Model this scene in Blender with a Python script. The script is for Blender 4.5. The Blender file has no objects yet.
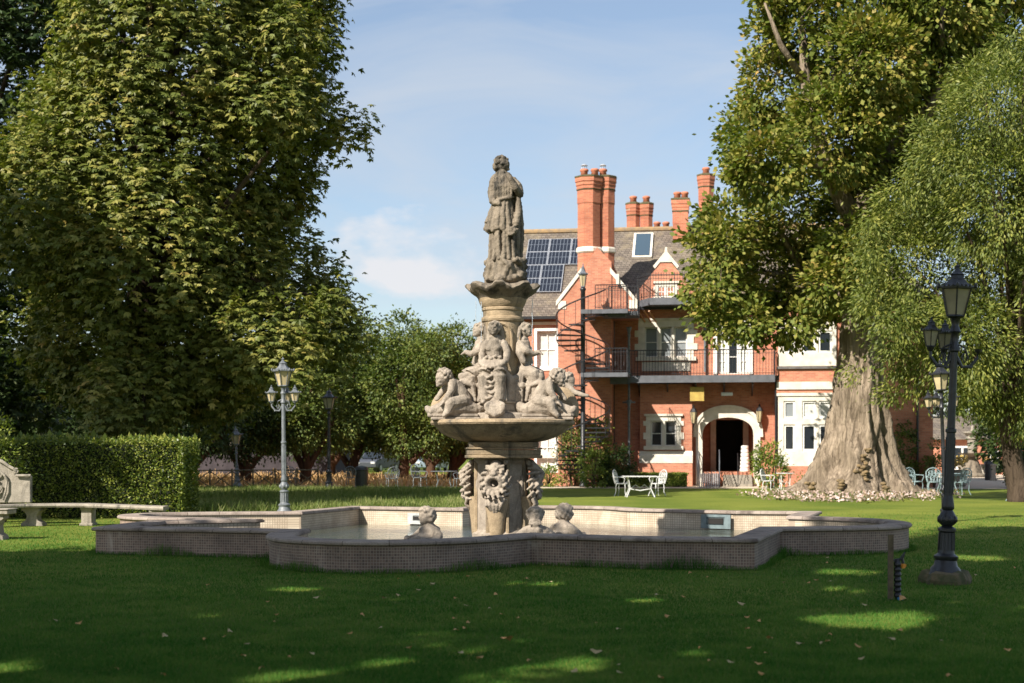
import bpy, bmesh, math, random
import numpy as np
from mathutils import Vector, Matrix, noise
R = math.radians
PI = math.pi
random.seed(7)
RNG = np.random.default_rng(7)
sc = bpy.context.scene
COL = sc.collection

# ------------------------------------------------------------ camera, sky, sun
CAMH, F = 1.6, 1422.0          # eye height (m), focal length in pixels of a 1024 px wide frame
cam = bpy.data.cameras.new('camera'); camo = bpy.data.objects.new('camera', cam); COL.objects.link(camo)
camo.location = (0, 0, CAMH); camo.rotation_euler = (R(90), 0, 0)
cam.sensor_width = 36; cam.lens = 36*F/1024; cam.shift_y = (450-341.5)/1024
cam.clip_start = 0.1; cam.clip_end = 3000
cam.dof.use_dof = True; cam.dof.focus_distance = 23.5; cam.dof.aperture_fstop = 2.0
sc.camera = camo

SUN_A, SUN_E = R(42), R(39)     # sun is behind the camera, 42 deg to its left, 39 deg high
to_sun = Vector((-math.sin(SUN_A)*math.cos(SUN_E), -math.cos(SUN_A)*math.cos(SUN_E), math.sin(SUN_E)))
sl = bpy.data.lights.new('sun', 'SUN'); slo = bpy.data.objects.new('sun', sl); COL.objects.link(slo)
sl.energy = 5.0; sl.angle = R(0.5); sl.color = (1, 0.93, 0.83)
slo.rotation_euler = (-to_sun).to_track_quat('-Z', 'Y').to_euler()
slo.location = (-20, -20, 30)
w = bpy.data.worlds.new('World'); sc.world = w; w.use_nodes = True
nt = w.node_tree; nt.nodes.clear()
def N(t, k, **kw):
    n = t.nodes.new(k)
    for a, b in kw.items(): setattr(n, a, b)
    return n
out = N(nt, 'ShaderNodeOutputWorld'); bg = N(nt, 'ShaderNodeBackground')
sky = N(nt, 'ShaderNodeTexSky', sky_type='NISHITA', sun_disc=False)
sky.sun_elevation = SUN_E; sky.sun_rotation = math.atan2(to_sun.x, to_sun.y)
sky.air_density = 1.0; sky.dust_density = 1.0; sky.ozone_density = 1.3
tc = N(nt, 'ShaderNodeTexCoord')
def mathn(t, op, a, b=None, c=None):
    n = N(t, 'ShaderNodeMath', operation=op)
    for i, v in enumerate((a, b, c)):
        if v is None: continue
        if isinstance(v, (int, float)): n.inputs[i].default_value = v
        else: t.links.new(v, n.inputs[i])
    return n.outputs[0]
sep = N(nt, 'ShaderNodeSeparateXYZ'); nt.links.new(tc.outputs['Generated'], sep.inputs[0])
# thin streaky veil all over, plus one low cumulus bank
mp = N(nt, 'ShaderNodeMapping'); mp.inputs['Scale'].default_value = (3.0, 3.0, 9.0); mp.inputs['Rotation'].default_value = (0, R(12), 0)
nt.links.new(tc.outputs['Generated'], mp.inputs[0])
n1 = N(nt, 'ShaderNodeTexNoise'); n1.inputs['Scale'].default_value = 1.6; n1.inputs['Detail'].default_value = 7; n1.inputs['Roughness'].default_value = 0.55
n1.inputs['Distortion'].default_value = 0.6
nt.links.new(mp.outputs[0], n1.inputs['Vector'])
r1 = N(nt, 'ShaderNodeMapRange'); r1.inputs[1].default_value = 0.42; r1.inputs[2].default_value = 0.72; r1.inputs[3].default_value = 0.16; r1.inputs[4].default_value = 0.75
nt.links.new(n1.outputs[0], r1.inputs[0])
low = N(nt, 'ShaderNodeMapRange'); low.inputs[1].default_value = 0.0; low.inputs[2].default_value = 0.22; low.inputs[3].default_value = 0.13; low.inputs[4].default_value = 0.0
nt.links.new(sep.outputs[2], low.inputs[0])
veil = mathn(nt, 'ADD', r1.outputs[0], low.outputs[0])
n2 = N(nt, 'ShaderNodeTexNoise'); n2.inputs['Scale'].default_value = 14; n2.inputs['Detail'].default_value = 8; n2.inputs['Roughness'].default_value = 0.5
mp2 = N(nt, 'ShaderNodeMapping'); mp2.inputs['Scale'].default_value = (1, 1, 2.2); nt.links.new(tc.outputs['Generated'], mp2.inputs[0]); nt.links.new(mp2.outputs[0], n2.inputs['Vector'])
ex = mathn(nt, 'DIVIDE', mathn(nt, 'SUBTRACT', sep.outputs[0], -0.078), 0.058)
ez = mathn(nt, 'DIVIDE', mathn(nt, 'SUBTRACT', sep.outputs[2], 0.137), 0.023)
dd = mathn(nt, 'ADD', mathn(nt, 'MULTIPLY', ex, ex), mathn(nt, 'MULTIPLY', ez, ez))
bank = mathn(nt, 'SUBTRACT', 1.0, dd)
bank = mathn(nt, 'ADD', mathn(nt, 'MULTIPLY', bank, 0.30), mathn(nt, 'MULTIPLY', mathn(nt, 'SUBTRACT', n2.outputs[0], 0.47), 2.4))
front = mathn(nt, 'GREATER_THAN', sep.outputs[1], 0.0)
r2 = N(nt, 'ShaderNodeMapRange'); r2.inputs[1].default_value = 0.0; r2.inputs[2].default_value = 0.30; r2.inputs[4].default_value = 0.85
nt.links.new(bank, r2.inputs[0])
bankf = mathn(nt, 'MULTIPLY', r2.outputs[0], front)
mx = N(nt, 'ShaderNodeMix', data_type='RGBA'); nt.links.new(veil, mx.inputs[0]); nt.links.new(sky.outputs[0], mx.inputs[6]); mx.inputs[7].default_value = (4.1, 4.45, 4.95, 1)
mx2 = N(nt, 'ShaderNodeMix', data_type='RGBA'); nt.links.new(bankf, mx2.inputs[0]); nt.links.new(mx.outputs[2], mx2.inputs[6]); mx2.inputs[7].default_value = (5.5, 5.45, 5.6, 1)
nt.links.new(mx2.outputs[2], bg.inputs[0]); bg.inputs[1].default_value = 0.085
nt.links.new(bg.outputs[0], out.inputs[0])
sc.view_settings.view_transform = 'Standard'; sc.view_settings.look = 'None'
sc.view_settings.exposure = 0.88; sc.view_settings.gamma = 1; sc.view_settings.use_curve_mapping = False

# ------------------------------------------------------------ helpers
def W(px, y, d):
    "a measured picture position at distance d -> metres"
    return Vector(((px-512)*d/F, d, CAMH+(450-y)*d/F))
def gd(y): return CAMH*F/(y-450)          # distance of a ground point

def tag(o, label=None, cat=None, group=None, kind=None):
    if label: o['label'] = label
    if cat: o['category'] = cat
    if group: o['group'] = group
    if kind: o['kind'] = kind
    return o
def empty(name, loc=(0, 0, 0), rz=0, label=None, cat=None, group=None):
    o = bpy.data.objects.new(name, None); COL.objects.link(o); o.location = loc; o.rotation_euler.z = rz
    o.empty_display_size = 0.2
    return tag(o, label, cat, group)
def children(o): return [c for c in bpy.data.objects if c.parent == o]
def copy_tree(o, parent=None):
    kids = KIDS.get(o.name)
    if kids is None: kids = KIDS[o.name] = children(o)
    c = o.copy(); COL.objects.link(c); c.parent = parent
    for k in kids: copy_tree(k, c)
    return c
KIDS = {}

class MB:
    "collects shapes, then links them as one mesh"
    def __init__(s): s.v = []; s.f = []; s.uv = None
    def add(s, vs, fs):
        o = len(s.v); s.v += [tuple(p) for p in vs]; s.f += [tuple(i+o for i in f) for f in fs]
    def box(s, x0, x1, y0, y1, z0, z1, M=None):
        vs = [Vector((x, y, z)) for z in (z0, z1) for y in (y0, y1) for x in (x0, x1)]
        if M is not None: vs = [M @ p for p in vs]
        s.add(vs, [(0, 2, 3, 1), (4, 5, 7, 6), (0, 1, 5, 4), (2, 6, 7, 3), (0, 4, 6, 2), (1, 3, 7, 5)])
    def tube(s, pts, r, n=6, cap=True, sq=1.0):
        pts = [Vector(p) for p in pts]; m = len(pts)
        rs = r if isinstance(r, (list, tuple)) else [r]*m
        vs = []; ref = None
        for i, p in enumerate(pts):
            t = (pts[min(i+1, m-1)]-pts[max(i-1, 0)])
            if t.length < 1e-9: t = Vector((0, 0, 1))
            t.normalize()
            if ref is None:
                ref = Vector((0, 0, 1)) if abs(t.z) < .9 else Vector((1, 0, 0))
            a = t.cross(ref).normalized(); b = t.cross(a).normalized(); ref = -b if False else ref
            if abs(t.dot(ref)) > .95: ref = Vector((1, 0, 0)) if abs(t.x) < .9 else Vector((0, 1, 0)); a = t.cross(ref).normalized(); b = t.cross(a).normalized()
            for k in range(n):
                an = 2*PI*k/n + (PI/n)
                vs.append(p + a*math.cos(an)*rs[i] + b*math.sin(an)*rs[i]*sq)
        fs = []
        for i in range(m-1):
            for k in range(n):
                k2 = (k+1) % n
                fs.append((i*n+k, i*n+k2, (i+1)*n+k2, (i+1)*n+k))
        if cap: fs.append(tuple(range(n))[::-1]); fs.append(tuple((m-1)*n+k for k in range(n)))
        s.add(vs, fs)
    def lathe(s, prof, n=24, c=(0, 0, 0), rot=0, fn=None, M=None):
        "prof: list of (r, z); fn(angle, r, z)->(r, z)"
        vs = []; m = len(prof)
        for (r, z) in prof:
            for k in range(n):
                a = rot+2*PI*k/n; rr, zz = (r, z) if fn is None else fn(a, r, z)
                p = Vector((c[0]+rr*math.cos(a), c[1]+rr*math.sin(a), c[2]+zz))
                vs.append(M @ p if M is not None else p)
        fs = []
        for i in range(m-1):
            for k in range(n):
                k2 = (k+1) % n; fs.append((i*n+k, i*n+k2, (i+1)*n+k2, (i+1)*n+k))
        if prof[0][0] > 1e-6: fs.append(tuple(range(n))[::-1])
        if prof[-1][0] > 1e-6: fs.append(tuple((m-1)*n+k for k in range(n)))
        s.add(vs, fs)
    def poly(s, pts): s.add(pts, [tuple(range(len(pts)))])
    def prism(s, pts, vec):
        "polygon extruded along vec"
        n = len(pts); pts = [Vector(p) for p in pts]; vec = Vector(vec)
        vs = pts+[p+vec for p in pts]
        s.add(vs, [tuple(range(n)), tuple(range(n, 2*n))[::-1]]+[(i, i+n, (i+1) % n+n, (i+1) % n) for i in range(n)])
    def ico(s, c, r, sub=2, M=None):
        bm = bmesh.new(); bmesh.ops.create_icosphere(bm, subdivisions=sub, radius=1)
        rr = r if isinstance(r, (tuple, list)) else (r, r, r)
        T = M if M is not None else Matrix.Identity(3)
        vs = [Vector(c) + T @ Vector((v.co.x*rr[0], v.co.y*rr[1], v.co.z*rr[2])) for v in bm.verts]
        s.add(vs, [tuple(v.index for v in f.verts) for f in bm.faces]); bm.free()
    def build(s, name, mat, parent=None, smooth=False, loc=None):
        me = bpy.data.meshes.new(name); me.from_pydata(s.v, [], s.f)
        bm = bmesh.new(); bm.from_mesh(me); bmesh.ops.recalc_face_normals(bm, faces=bm.faces); bm.to_mesh(me); bm.free()
        me.materials.append(mat)
        if smooth: me.polygons.foreach_set('use_smooth', [True]*len(me.polygons))
        o = bpy.data.objects.new(name, me); COL.objects.link(o); o.parent = parent
        if loc is not None: o.location = loc
        return o
def smooth_angle(o, deg=35):
    bm = bmesh.new(); bm.from_mesh(o.data)
    for f in bm.faces: f.smooth = True
    for e in bm.edges:
        if len(e.link_faces) == 2 and e.calc_face_angle(0) > R(deg): e.smooth = False
    bm.to_mesh(o.data); bm.free(); return o

def quads_mesh(name, V, mat, parent=None, tint=None):
    "V: (n,4,3) array of quads"
    n = V.shape[0]; me = bpy.data.meshes.new(name)
    me.vertices.add(n*4); me.loops.add(n*4); me.polygons.add(n)
    me.vertices.foreach_set('co', V.astype(np.float32).ravel())
    me.loops.foreach_set('vertex_index', np.arange(n*4, dtype=np.int32))
    me.polygons.foreach_set('loop_start', np.arange(0, n*4, 4, dtype=np.int32))
    me.update(calc_edges=True)
    if tint is not None:
        a = me.attributes.new('tint', 'FLOAT', 'POINT'); a.data.foreach_set('value', np.repeat(tint, 4).astype(np.float32))
    me.materials.append(mat)
    o = bpy.data.objects.new(name, me); COL.objects.link(o); o.parent = parent
    return o

# ------------------------------------------------------------ materials
def new_mat(name):
    m = bpy.data.materials.new(name); m.use_nodes = True; t = m.node_tree
    return m, t, t.nodes['Principled BSDF']
def ramp(t, fac, stops):
    r = N(t, 'ShaderNodeValToRGB'); e = r.color_ramp.elements
    while len(e) < len(stops): e.new(0.5)
    for el, (p, c) in zip(e, stops): el.position = p; el.color = (*c, 1)
    t.links.new(fac, r.inputs[0]); return r.outputs[0]
def noise_n(t, scale, detail=4, rough=.55, vec=None, dist=0):
    n = N(t, 'ShaderNodeTexNoise'); n.inputs['Scale'].default_value = scale; n.inputs['Detail'].default_value = detail
    n.inputs['Roughness'].default_value = rough; n.inputs['Distortion'].default_value = dist
    if vec is not None: t.links.new(vec, n.inputs['Vector'])
    return n.outputs[0]
def objco(t, scale=(1, 1, 1)):
    c = N(t, 'ShaderNodeTexCoord')
    if scale == (1, 1, 1): return c.outputs['Object']
    m = N(t, 'ShaderNodeMapping'); m.inputs['Scale'].default_value = scale; t.links.new(c.outputs['Object'], m.inputs[0]); return m.outputs[0]
def geoco(t, scale=(1, 1, 1)):
    c = N(t, 'ShaderNodeNewGeometry')
    m = N(t, 'ShaderNodeMapping'); m.inputs['Scale'].default_value = scale; t.links.new(c.outputs['Position'], m.inputs[0]); return m.outputs[0]
def bump(t, b, h, strength=.3, dist=.02):
    n = N(t, 'ShaderNodeBump'); n.inputs['Strength'].default_value = strength; n.inputs['Distance'].default_value = dist
    t.links.new(h, n.inputs['Height']); t.links.new(n.outputs[0], b.inputs['Normal'])
def mixc(t, fac, a, b, mode='MIX'):
    n = N(t, 'ShaderNodeMix', data_type='RGBA', blend_type=mode)
    if isinstance(fac, (int, float)): n.inputs[0].default_value = fac
    else: t.links.new(fac, n.inputs[0])
    for i, v in ((6, a), (7, b)):
        if isinstance(v, tuple): n.inputs[i].default_value = (*v, 1)
        else: t.links.new(v, n.inputs[i])
    return n.outputs[2]
def simple(name, c1, c2=None, scale=6, rough=.6, metal=0, bmp=0.15, detail=5, lo=.35, hi=.65, spec=None):
    m, t, b = new_mat(name); v = objco(t); nz = noise_n(t, scale, detail, vec=v)
    c2 = c2 or tuple(x*.7 for x in c1)
    t.links.new(ramp(t, nz, [(lo, c2), (hi, c1)]), b.inputs['Base Color'])
    b.inputs['Roughness'].default_value = rough; b.inputs['Metallic'].default_value = metal
    if spec is not None: b.inputs['Specular IOR Level'].default_value = spec
    if bmp: bump(t, b, nz, bmp, .02)
    return m
def leaf_mat(name, stops, rough=.45, trans=.3, nscale=.5, spec=.35):
    m, t, b = new_mat(name)
    at = N(t, 'ShaderNodeAttribute', attribute_name='tint')
    nz = noise_n(t, nscale, 3, vec=geoco(t))
    s = mathn(t, 'ADD', mathn(t, 'MULTIPLY', at.outputs['Fac'], .6), mathn(t, 'MULTIPLY', nz, .4))
    c = ramp(t, s, stops)
    t.links.new(c, b.inputs['Base Color']); b.inputs['Roughness'].default_value = rough; b.inputs['Specular IOR Level'].default_value = spec
    tr = N(t, 'ShaderNodeBsdfTranslucent'); t.links.new(mixc(t, 1.0, c, (1.0, 1.25, .45), 'MULTIPLY'), tr.inputs[0])
    mx = N(t, 'ShaderNodeMixShader'); mx.inputs[0].default_value = trans
    t.links.new(b.outputs[0], mx.inputs[1]); t.links.new(tr.outputs[0], mx.inputs[2])
    t.links.new(mx.outputs[0], t.nodes['Material Output'].inputs[0]); return m
def brick_mat(name, c1, c2, mortar, bw=.225, bh=.075, plan=False):
    m, t, b = new_mat(name); co = N(t, 'ShaderNodeTexCoord'); s = N(t, 'ShaderNodeSeparateXYZ'); t.links.new(co.outputs['Object'], s.inputs[0])
    cx = N(t, 'ShaderNodeCombineXYZ'); t.links.new(mathn(t, 'ADD', s.outputs[0], s.outputs[1]), cx.inputs[0]); t.links.new(s.outputs[2], cx.inputs[1])
    br = N(t, 'ShaderNodeTexBrick'); t.links.new(cx.outputs[0], br.inputs['Vector'])
    br.inputs['Scale'].default_value = 1; br.inputs['Brick Width'].default_value = bw; br.inputs['Row Height'].default_value = bh
    br.inputs['Mortar Size'].default_value = .006; br.inputs['Mortar Smooth'].default_value = .3
    br.inputs['Color1'].default_value = (*c1, 1); br.inputs['Color2'].default_value = (*c2, 1); br.inputs['Mortar'].default_value = (*mortar, 1)
    nz = noise_n(t, .7, 6, vec=co.outputs['Object'])
    c = mixc(t, .75, br.outputs[0], ramp(t, nz, [(.28, (.48, .45, .44)), (.5, (.9, .88, .86)), (.7, (1.12, 1.08, 1.04))]), 'MULTIPLY')
    t.links.new(c, b.inputs['Base Color']); b.inputs['Roughness'].default_value = .85; b.inputs['Specular IOR Level'].default_value = .2
    bump(t, b, br.outputs['Fac'], -.35, .01); return m
def glassy(name, c, rough=.04):
    m, t, b = new_mat(name); b.inputs['Base Color'].default_value = (*c, 1); b.inputs['Roughness'].default_value = rough
    b.inputs['Specular IOR Level'].default_value = .6
    v = objco(t); bump(t, b, noise_n(t, 1.2, 1, vec=v), .06, .05); return m

M = {}
M['brick'] = brick_mat('red_brick', (.58, .245, .15), (.44, .165, .105), (.42, .30, .22))
M['brick2'] = brick_mat('chimney_brick', (.55, .205, .115), (.42, .14, .085), (.40, .27, .19))
M['bathstone'] = simple('dressed_stone', (.72, .665, .57), (.58, .53, .44), 3.0, .8, bmp=.1)
def stone_mat(name, a, b_, dark, dk=.5, sc_=7.0):
    m, t, b = new_mat(name); v = objco(t)
    n1 = noise_n(t, sc_, 7, .6, v); n2 = noise_n(t, sc_*.35, 6, .65, objco(t, (1, 1, .22)), .4); n3 = noise_n(t, 60, 4, .6, v)
    c = ramp(t, n1, [(.3, b_), (.68, a)])
    c = mixc(t, ramp(t, n2, [(dk, (0, 0, 0)), (dk+.11, (1, 1, 1))]), c, dark)
    c = mixc(t, .5, c, ramp(t, n3, [(.3, (.5, .5, .5)), (.7, (1.3, 1.3, 1.3))]), 'MULTIPLY')
    t.links.new(c, b.inputs['Base Color']); b.inputs['Roughness'].default_value = .9; b.inputs['Specular IOR Level'].default_value = .2
    h = mathn(t, 'ADD', n1, mathn(t, 'MULTIPLY', n3, .35)); bump(t, b, h, .7, .03); return m
M['stone'] = stone_mat('fountain_sandstone', (.42, .32, .205), (.25, .19, .12), (.15, .125, .092), .53)
M['stone_pale'] = stone_mat('carved_pale_stone', (.40, .34, .27), (.24, .20, .16), (.17, .145, .115), .54)
M['stone_dark'] = stone_mat('lichened_grey_stone', (.26, .215, .16), (.15, .125, .095), (.055, .05, .042), .50)
M['stone_bench'] = stone_mat('bench_stone', (.36, .32, .26), (.26, .23, .185), (.13, .12, .10), .54)
M['coping'] = stone_mat('coping_stone', (.40, .335, .28), (.28, .23, .195), (.155, .125, .105), .54, 4)
t = M['coping'].node_tree; b_ = t.nodes['Principled BSDF']; u_ = N(t, 'ShaderNodeUVMap'); j_ = N(t, 'ShaderNodeTexBrick'); j_.offset = 0; t.links.new(u_.outputs[0], j_.inputs['Vector'])
j_.inputs['Scale'].default_value = 1; j_.inputs['Brick Width'].default_value = .62; j_.inputs['Row Height'].default_value = 5; j_.inputs['Mortar Size'].default_value = .006
j_.inputs['Color1'].default_value = (1, 1, 1, 1); j_.inputs['Color2'].default_value = (.82, .80, .80, 1); j_.inputs['Mortar'].default_value = (.35, .33, .3, 1)
old = b_.inputs['Base Color'].links[0].from_socket; t.links.new(mixc(t, 1.0, old, j_.outputs[0], 'MULTIPLY'), b_.inputs['Base Color'])
def mosaic():
    m, t, b = new_mat('mosaic_tile'); u = N(t, 'ShaderNodeUVMap')
    br = N(t, 'ShaderNodeTexBrick'); br.offset = 0; t.links.new(u.outputs[0], br.inputs['Vector'])
    br.inputs['Scale'].default_value = 1; br.inputs['Brick Width'].default_value = .039; br.inputs['Row Height'].default_value = .039
    br.inputs['Mortar Size'].default_value = .0045; br.inputs['Mortar Smooth'].default_value = .2; br.inputs['Bias'].default_value = 0
    br.inputs['Color1'].default_value = (.26, .175, .135, 1); br.inputs['Color2'].default_value = (.14, .098, .082, 1); br.inputs['Mortar'].default_value = (.36, .29, .23, 1)
    mp = N(t, 'ShaderNodeMapping'); mp.inputs['Scale'].default_value = (1.5, .5, 1); t.links.new(u.outputs[0], mp.inputs[0])
    nz = noise_n(t, 2.0, 7, .65, mp.outputs[0], .5)
    c = mixc(t, ramp(t, nz, [(.60, (0, 0, 0)), (.70, (.6, .6, .6))]), br.outputs[0], (.50, .44, .37))
    nd = noise_n(t, 1.3, 5, .6, u.outputs[0])
    c = mixc(t, .8, c, ramp(t, nd, [(.32, (.45, .42, .42)), (.6, (1.1, 1.08, 1.05))]), 'MULTIPLY')
    t.links.new(c, b.inputs['Base Color']); b.inputs['Roughness'].default_value = .7
    bump(t, b, br.outputs['Fac'], -.4, .006); return m
M['mosaic'] = mosaic()
def mosaic_in():
    m, t, b = new_mat('pale_mosaic_tile'); u = N(t, 'ShaderNodeUVMap')
    br = N(t, 'ShaderNodeTexBrick'); br.offset = 0; t.links.new(u.outputs[0], br.inputs['Vector'])
    br.inputs['Scale'].default_value = 1; br.inputs['Brick Width'].default_value = .046; br.inputs['Row Height'].default_value = .046
    br.inputs['Mortar Size'].default_value = .007; br.inputs['Mortar Smooth'].default_value = .2
    br.inputs['Color1'].default_value = (.62, .55, .44, 1); br.inputs['Color2'].default_value = (.52, .45, .36, 1); br.inputs['Mortar'].default_value = (.36, .30, .24, 1)
    nz = noise_n(t, 2.5, 6, .6, u.outputs[0])
    c = mixc(t, .8, br.outputs[0], ramp(t, nz, [(.35, (.7, .62, .52)), (.65, (1.1, 1.08, 1.02))]), 'MULTIPLY')
    t.links.new(c, b.inputs['Base Color']); b.inputs['Roughness'].default_value = .55; return m
M['mosaic_in'] = mosaic_in()
def lawn():
    m, t, b = new_mat('mown_lawn'); v = geoco(t)
    a = noise_n(t, .35, 5, .6, v); f = noise_n(t, 28, 5, .7, geoco(t, (1, .35, 1)))
    c = ramp(t, a, [(.35, (.105, .15, .022)), (.65, (.20, .225, .040))])
    c = mixc(t, .9, c, ramp(t, f, [(.3, (.55, .55, .55)), (.7, (1.35, 1.35, 1.3))]), 'MULTIPLY')
    t.links.new(c, b.inputs['Base Color']); b.inputs['Roughness'].default_value = .9; b.inputs['Specular IOR Level'].default_value = .1
    bump(t, b, f, .8, .05); return m
M['lawn'] = lawn()
M['grass'] = leaf_mat('grass_blade', [(.15, (.024, .10, .014)), (.45, (.060, .165, .024)), (.75, (.15, .235, .05)), (.95, (.33, .31, .11))], .7, .3, .8, .12)
M['long_grass'] = leaf_mat('long_grass_blade', [(.2, (.075, .12, .03)), (.5, (.17, .215, .055)), (.8, (.38, .35, .16))], .6, .35, .8, .2)
M['gravel'] = simple('pale_gravel', (.62, .52, .40), (.44, .36, .27), 9, .95, bmp=.3)
M['straw'] = simple('dry_grass', (.55, .36, .19), (.36, .22, .11), 2.5, .95, bmp=.5)
M['water'] = None
def water():
    m, t, b = new_mat('pool_water'); b.inputs['Base Color'].default_value = (.055, .065, .045, 1); b.inputs['Roughness'].default_value = .02
    b.inputs['IOR'].default_value = 1.33; b.inputs['Specular IOR Level'].default_value = .9
    v = geoco(t); bump(t, b, noise_n(t, 6, 4, .6, v, .4), .5, .06); return m
M['water'] = water()
def drip():
    m, t, b = new_mat('falling_water'); b.inputs['Base Color'].default_value = (.8, .88, .95, 1); b.inputs['Roughness'].default_value = .1
    b.inputs['Transmission Weight'].default_value = .6; b.inputs['IOR'].default_value = 1.33
    bump(t, b, noise_n(t, 30, 2, vec=objco(t)), .4, .01); return m
M['drip'] = drip()
def tiles():
    m, t, b = new_mat('roof_tile'); co = N(t, 'ShaderNodeTexCoord'); s = N(t, 'ShaderNodeSeparateXYZ'); t.links.new(co.outputs['Object'], s.inputs[0])
    cx = N(t, 'ShaderNodeCombineXYZ'); t.links.new(mathn(t, 'ADD', s.outputs[0], mathn(t, 'MULTIPLY', s.outputs[1], .3)), cx.inputs[0]); t.links.new(s.outputs[2], cx.inputs[1])
    br = N(t, 'ShaderNodeTexBrick'); t.links.new(cx.outputs[0], br.inputs['Vector'])
    br.inputs['Scale'].default_value = 1; br.inputs['Brick Width'].default_value = .2; br.inputs['Row Height'].default_value = .12
    br.inputs['Mortar Size'].default_value = .012
    br.inputs['Color1'].default_value = (.19, .16, .13, 1); br.inputs['Color2'].default_value = (.12, .10, .085, 1); br.inputs['Mortar'].default_value = (.06, .05, .04, 1)
    nz = noise_n(t, 1.6, 7, .65, co.outputs['Object'])
    c = mixc(t, ramp(t, nz, [(.5, (0, 0, 0)), (.75, (.7, .7, .7))]), br.outputs[0], (.27, .22, .14))
    t.links.new(c, b.inputs['Base Color']); b.inputs['Roughness'].default_value = .9; b.inputs['Specular IOR Level'].default_value = .15
    bump(t, b, br.outputs['Fac'], -.6, .02); return m
M['roof'] = tiles()
M['ridge'] = simple('lichened_ridge_tile', (.34, .22, .10), (.20, .15, .10), 4, .9)
M['white'] = simple('white_paint', (.80, .79, .75), (.70, .69, .64), 5, .45, bmp=.03)
M['cast_white'] = simple('white_cast_metal', (.66, .66, .64), (.50, .50, .48), 12, .5, bmp=.1)
M['cast_grey'] = simple('verdigris_cast_metal', (.27, .36, .37), (.17, .24, .25), 12, .6, bmp=.1)
M['iron'] = simple('black_iron', (.022, .023, .026), (.010, .010, .012), 14, .38, 0, .25, spec=.6)
M['iron_grey'] = simple('grey_painted_iron', (.16, .175, .20), (.09, .10, .115), 8, .5, 0, .1)
M['iron_pale'] = simple('weathered_blue_grey_iron', (.17, .185, .20), (.10, .11, .12), 10, .5, 0, .15)
M['lead'] = simple('dark_grey_fascia', (.115, .12, .135), (.08, .085, .095), 4, .6)
M['glass'] = glassy('window_glass', (.02, .025, .03))
M['glass_lamp'] = simple('lantern_glass', (.50, .41, .24), (.38, .31, .18), 5, .25, bmp=.02)
M['glass_lamp_d'] = simple('dusty_lantern_glass', (.36, .32, .22), (.26, .23, .16), 5, .3, bmp=.02)
M['pale_glass'] = glassy('pale_grey_glass', (.22, .24, .25), .06)  # pale grey base colour with a glossy surface
M['curtain'] = simple('pale_curtain', (.62, .62, .58), (.45, .45, .42), 8, .9)
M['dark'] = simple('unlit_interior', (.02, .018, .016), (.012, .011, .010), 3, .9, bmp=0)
M['pot'] = simple('terracotta_pot', (.55, .20, .11), (.38, .13, .07), 8, .8)
M['wood'] = simple('weathered_wood', (.16, .12, .07), (.08, .06, .035), 12, .85, bmp=.5)
M['ochre'] = simple('ochre_board', (.50, .36, .08), (.38, .26, .06), 5, .6)
M['yellow'] = simple('orange_plastic', (.75, .30, .03), (.6, .22, .02), 5, .5)
M['blue'] = simple('blue_plastic', (.05, .22, .5), (.04, .16, .4), 5, .5)
M['moss'] = simple('mossy_concrete', (.14, .105, .055), (.06, .065, .025), 9, .95, bmp=.8)
def bark_mat(name, a, b_, sc_=4.0, st=1.0):
    m, t, b = new_mat(name); n1 = noise_n(t, sc_, 8, .62, objco(t, (1, 1, .16)), .7); n2 = noise_n(t, .9, 5, .6, objco(t))
    c = mixc(t, .7, ramp(t, n1, [(.33, b_), (.62, a)]), ramp(t, n2, [(.35, (.65, .62, .55)), (.65, (1.15, 1.1, 1.05))]), 'MULTIPLY')
    vo = N(t, 'ShaderNodeTexVoronoi', feature='DISTANCE_TO_EDGE'); vo.inputs['Scale'].default_value = 9; t.links.new(objco(t, (1, 1, .3)), vo.inputs['Vector'])
    cr = ramp(t, vo.outputs['Distance'], [(.0, (.42, .40, .38)), (.09, (1, 1, 1))]); c = mixc(t, .3, c, cr, 'MULTIPLY')
    t.links.new(c, b.inputs['Base Color']); b.inputs['Roughness'].default_value = .95; b.inputs['Specular IOR Level'].default_value = .1
    bump(t, b, mathn(t, 'ADD', n1, mathn(t, 'MULTIPLY', cr, .2)), st, .06); return m
M['bark'] = bark_mat('grey_brown_bark', (.34, .28, .215), (.12, .095, .07), 5.0, 1.6)
M['bark_d'] = bark_mat('dark_bark', (.10, .075, .055), (.045, .034, .026))
M['bark_r'] = bark_mat('red_yew_bark', (.13, .075, .05), (.06, .035, .025))
M['leaf_chestnut'] = leaf_mat('chestnut_leaf', [(.22, (.065, .09, .017)), (.5, (.14, .16, .032)), (.72, (.29, .265, .065)), (.88, (.42, .27, .08))], .48, .22, spec=.25)
M['leaf_dark'] = leaf_mat('dark_green_leaf', [(.25, (.022, .045, .012)), (.6, (.045, .075, .016)), (.85, (.09, .10, .025))], .5, .15)  # dark green foliage; on the left-edge tree the colour stands in for shade
M['leaf_lime'] = leaf_mat('lime_leaf', [(.2, (.065, .10, .018)), (.45, (.14, .17, .03)), (.68, (.28, .25, .055)), (.85, (.42, .27, .09))], .55, .25, spec=.2)
M['leaf_yew'] = leaf_mat('yew_foliage', [(.2, (.045, .07, .014)), (.5, (.14, .17, .032)), (.8, (.30, .29, .06))], .55, .25, 1.3)
M['leaf_mid'] = leaf_mat('mid_green_foliage', [(.22, (.04, .075, .017)), (.5, (.105, .145, .028)), (.8, (.225, .235, .05))], .55, .25, .6)
M['leaf_hedge'] = leaf_mat('hedge_leaf', [(.22, (.055, .095, .016)), (.5, (.145, .185, .028)), (.8, (.29, .30, .06))], .42, .2, 1.5)
M['leaf_shrub'] = leaf_mat('shrub_leaf', [(.2, (.07, .12, .02)), (.5, (.15, .21, .035)), (.8, (.32, .33, .06))], .45, .25, 1.5)
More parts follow.
